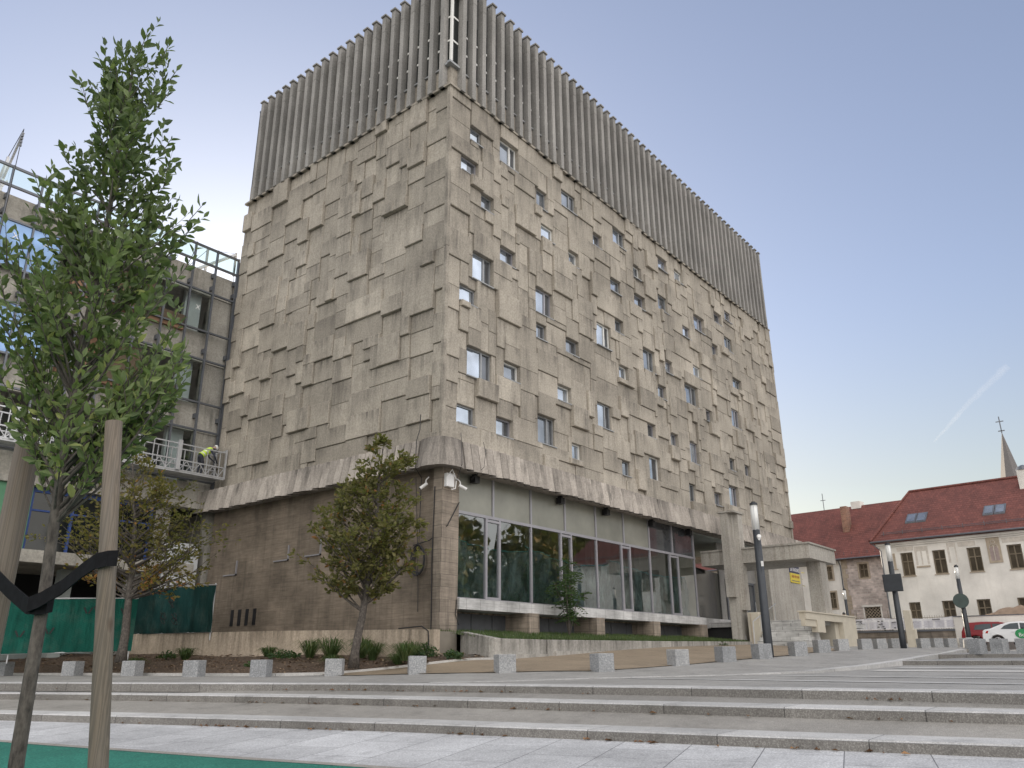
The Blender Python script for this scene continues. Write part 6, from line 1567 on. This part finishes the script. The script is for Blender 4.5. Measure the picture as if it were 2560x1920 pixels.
sed = [(0, .35), (-.03, .55), (.02, .92), (.10, 1.0), (.45, 1.06), (1.05, 1.30), (1.5, 1.42), (2.1, 1.45), (2.6, 1.40), (3.25, 1.02), (4.1, .86), (4.35, .72), (4.4, .4), (4.3, .24), (3.93, .24), (3.9, .45), (3.78, .62), (3.54, .69), (3.3, .62), (3.18, .45), (3.15, .24), (1.17, .24), (1.14, .45), (1.02, .62), (.78, .69), (.54, .62), (.42, .45), (.38, .24), (.1, .26)]
wc, T = car('white saloon car with a round green decal parked at the right picture edge', (39.4, -9.75, 2.24), sed, [(True, [(.48, .7, 1.09), (.48, -.7, 1.09), (1.06, -.62, 1.33), (1.06, .62, 1.33)])], [[(1.02, 1.02), (1.25, 1.22), (1.6, 1.34), (2.0, 1.36), (2.0, 1.0)], [(2.08, 1.0), (2.08, 1.36), (2.55, 1.32), (3.0, 1.03)]], M['whitecar'], 4.4, 1.78, 'parked_car')
g = MB(); c = (2.15, .72); pts = [T(Vector((c[0] + .40 * math.cos(a * .2094), -.905, c[1] + .40 * math.sin(a * .2094) * .72))) for a in range(30)]; g.poly(pts); g.build('round_decal', M['bolt_green'], wc)
text('lettering', 'Bolt', T(Vector((2.18, -.912, .66))), (R(90), 0, R(-90)), .30, M['white_ink'], wc)
hat = [(0, .35), (-.04, .6), (0, .95), (.08, 1.12), (.22, 1.40), (.45, 1.52), (1.2, 1.56), (2.2, 1.54), (2.6, 1.44), (3.1, 1.08), (3.8, .95), (4.0, .75), (4.02, .4), (3.9, .26), (3.55, .26), (3.5, .48), (3.36, .66), (3.14, .72), (2.92, .66), (2.78, .48), (2.74, .26), (1.17, .26), (1.14, .48), (1.0, .66), (.78, .72), (.56, .66), (.42, .48), (.38, .26), (.1, .28)]
rc, T2 = car('dark red hatchback parked behind the lamp post with the round disc', (41.5, -8.2, 2.24), hat, [(True, [(.06, .7, 1.12), (.06, -.7, 1.12), (.25, -.62, 1.42), (.25, .62, 1.42)])], [[(.75, 1.08), (.85, 1.36), (1.35, 1.42), (1.75, 1.42), (1.75, 1.04)], [(1.83, 1.04), (1.83, 1.42), (2.4, 1.40), (2.85, 1.08)]], M['redcar'], 4.0, 1.78, 'parked_car')

# ------------------------------------------------------------------ aeroplane trail
ct = MB(); a, b, c = Vector((2377, 407, 567)), Vector((2371, 306, 656)), Vector((2360, 195, 736))
P_ = []
for i in range(25):
    t = i / 24; P_.append(a.lerp(b, t * 2) if t < .5 else b.lerp(c, t * 2 - 1)); P_[-1] += Vector((0, rnd.uniform(-1.5, 1.5), rnd.uniform(-1.5, 1.5)))
ct.tube(P_, [3 + 8 * (i / 24) ** .8 + rnd.uniform(-.8, .8) for i in range(25)], 10)
mt, nt_, p_ = newmat('vapour'); nt_.nodes.remove(p_)
lw_n = nd(nt_, 'ShaderNodeLayerWeight', {'Blend': .35}); tr_n = nd(nt_, 'ShaderNodeBsdfTransparent'); df_n = nd(nt_, 'ShaderNodeBsdfTranslucent', {'Color': (1, .97, .92, 1)})
fa_ = mth(nt_, 'MULTIPLY', mth(nt_, 'SUBTRACT', 1.0, lw_n.outputs['Facing']), mth(nt_, 'MULTIPLY', noise(nt_, coords(nt_), .02, 3), .035))
mx_n = nd(nt_, 'ShaderNodeMixShader', {0: fa_, 1: tr_n.outputs[0], 2: df_n.outputs[0]}); nt_.links.new(mx_n.outputs[0], nt_.nodes['Material Output'].inputs[0])
tag(ct.build('vapour_trail', mt, smooth=True), 'faint white aeroplane vapour trail in the sky above the houses', 'vapour trail')

# ------------------------------------------------------------------ what faces the tower across the square (mirrored in its glass)
wd = MB(); r = random.Random(77); wt = MB()
for k in range(30):
    x = 27 + k * 2.3 + r.uniform(-1, 1); y = -34 + r.uniform(-8, 2); H = r.uniform(12, 19); wt.tube([(x, y, 0), (x + r.uniform(-.4, .4), y, H * .6), (x + r.uniform(-.6, .6), y, H * .9)], [.22, .14, .05], 6)
    for i in range(620):
        a = r.uniform(0, 6.28); ph = r.random(); q = (1.3 + 3.0 * math.sin(math.pi * min(1, ph * .9 + .1))) * math.sqrt(r.random()); p = Vector((x + math.cos(a) * q, y + math.sin(a) * q, H * (.10 + .92 * ph))); wd.tint = r.gauss(.45, .25)
        leaf(wd, p, Vector((r.uniform(-1, 1), r.uniform(-1, 1), r.uniform(-.6, .6))), .85, r, .85)
o = wd.build('park_trees', M['leaf_wood']); wt.build('trunks', M['bark'], o); tag(o, 'autumn park trees across the square, mirrored in the glazing', 'trees', kind='stuff')
op = thing('opposite_block', 'long grey block across the square, mirrored in the glazing', 'building', (10, -75, 0)); m = MB(); m.tint = .5; m.box(-70, 75, -85, -72, 0, 11); m.build('wall', M['plaster'], op)
m = MB()
for i in range(34):
    for z in (2.5, 6.2): m.box(-68 + i * 4.2, -66.3 + i * 4.2, -72.02, -71.95, z, z + 2.0)
m.build('windows', M['pane_dark'], op)
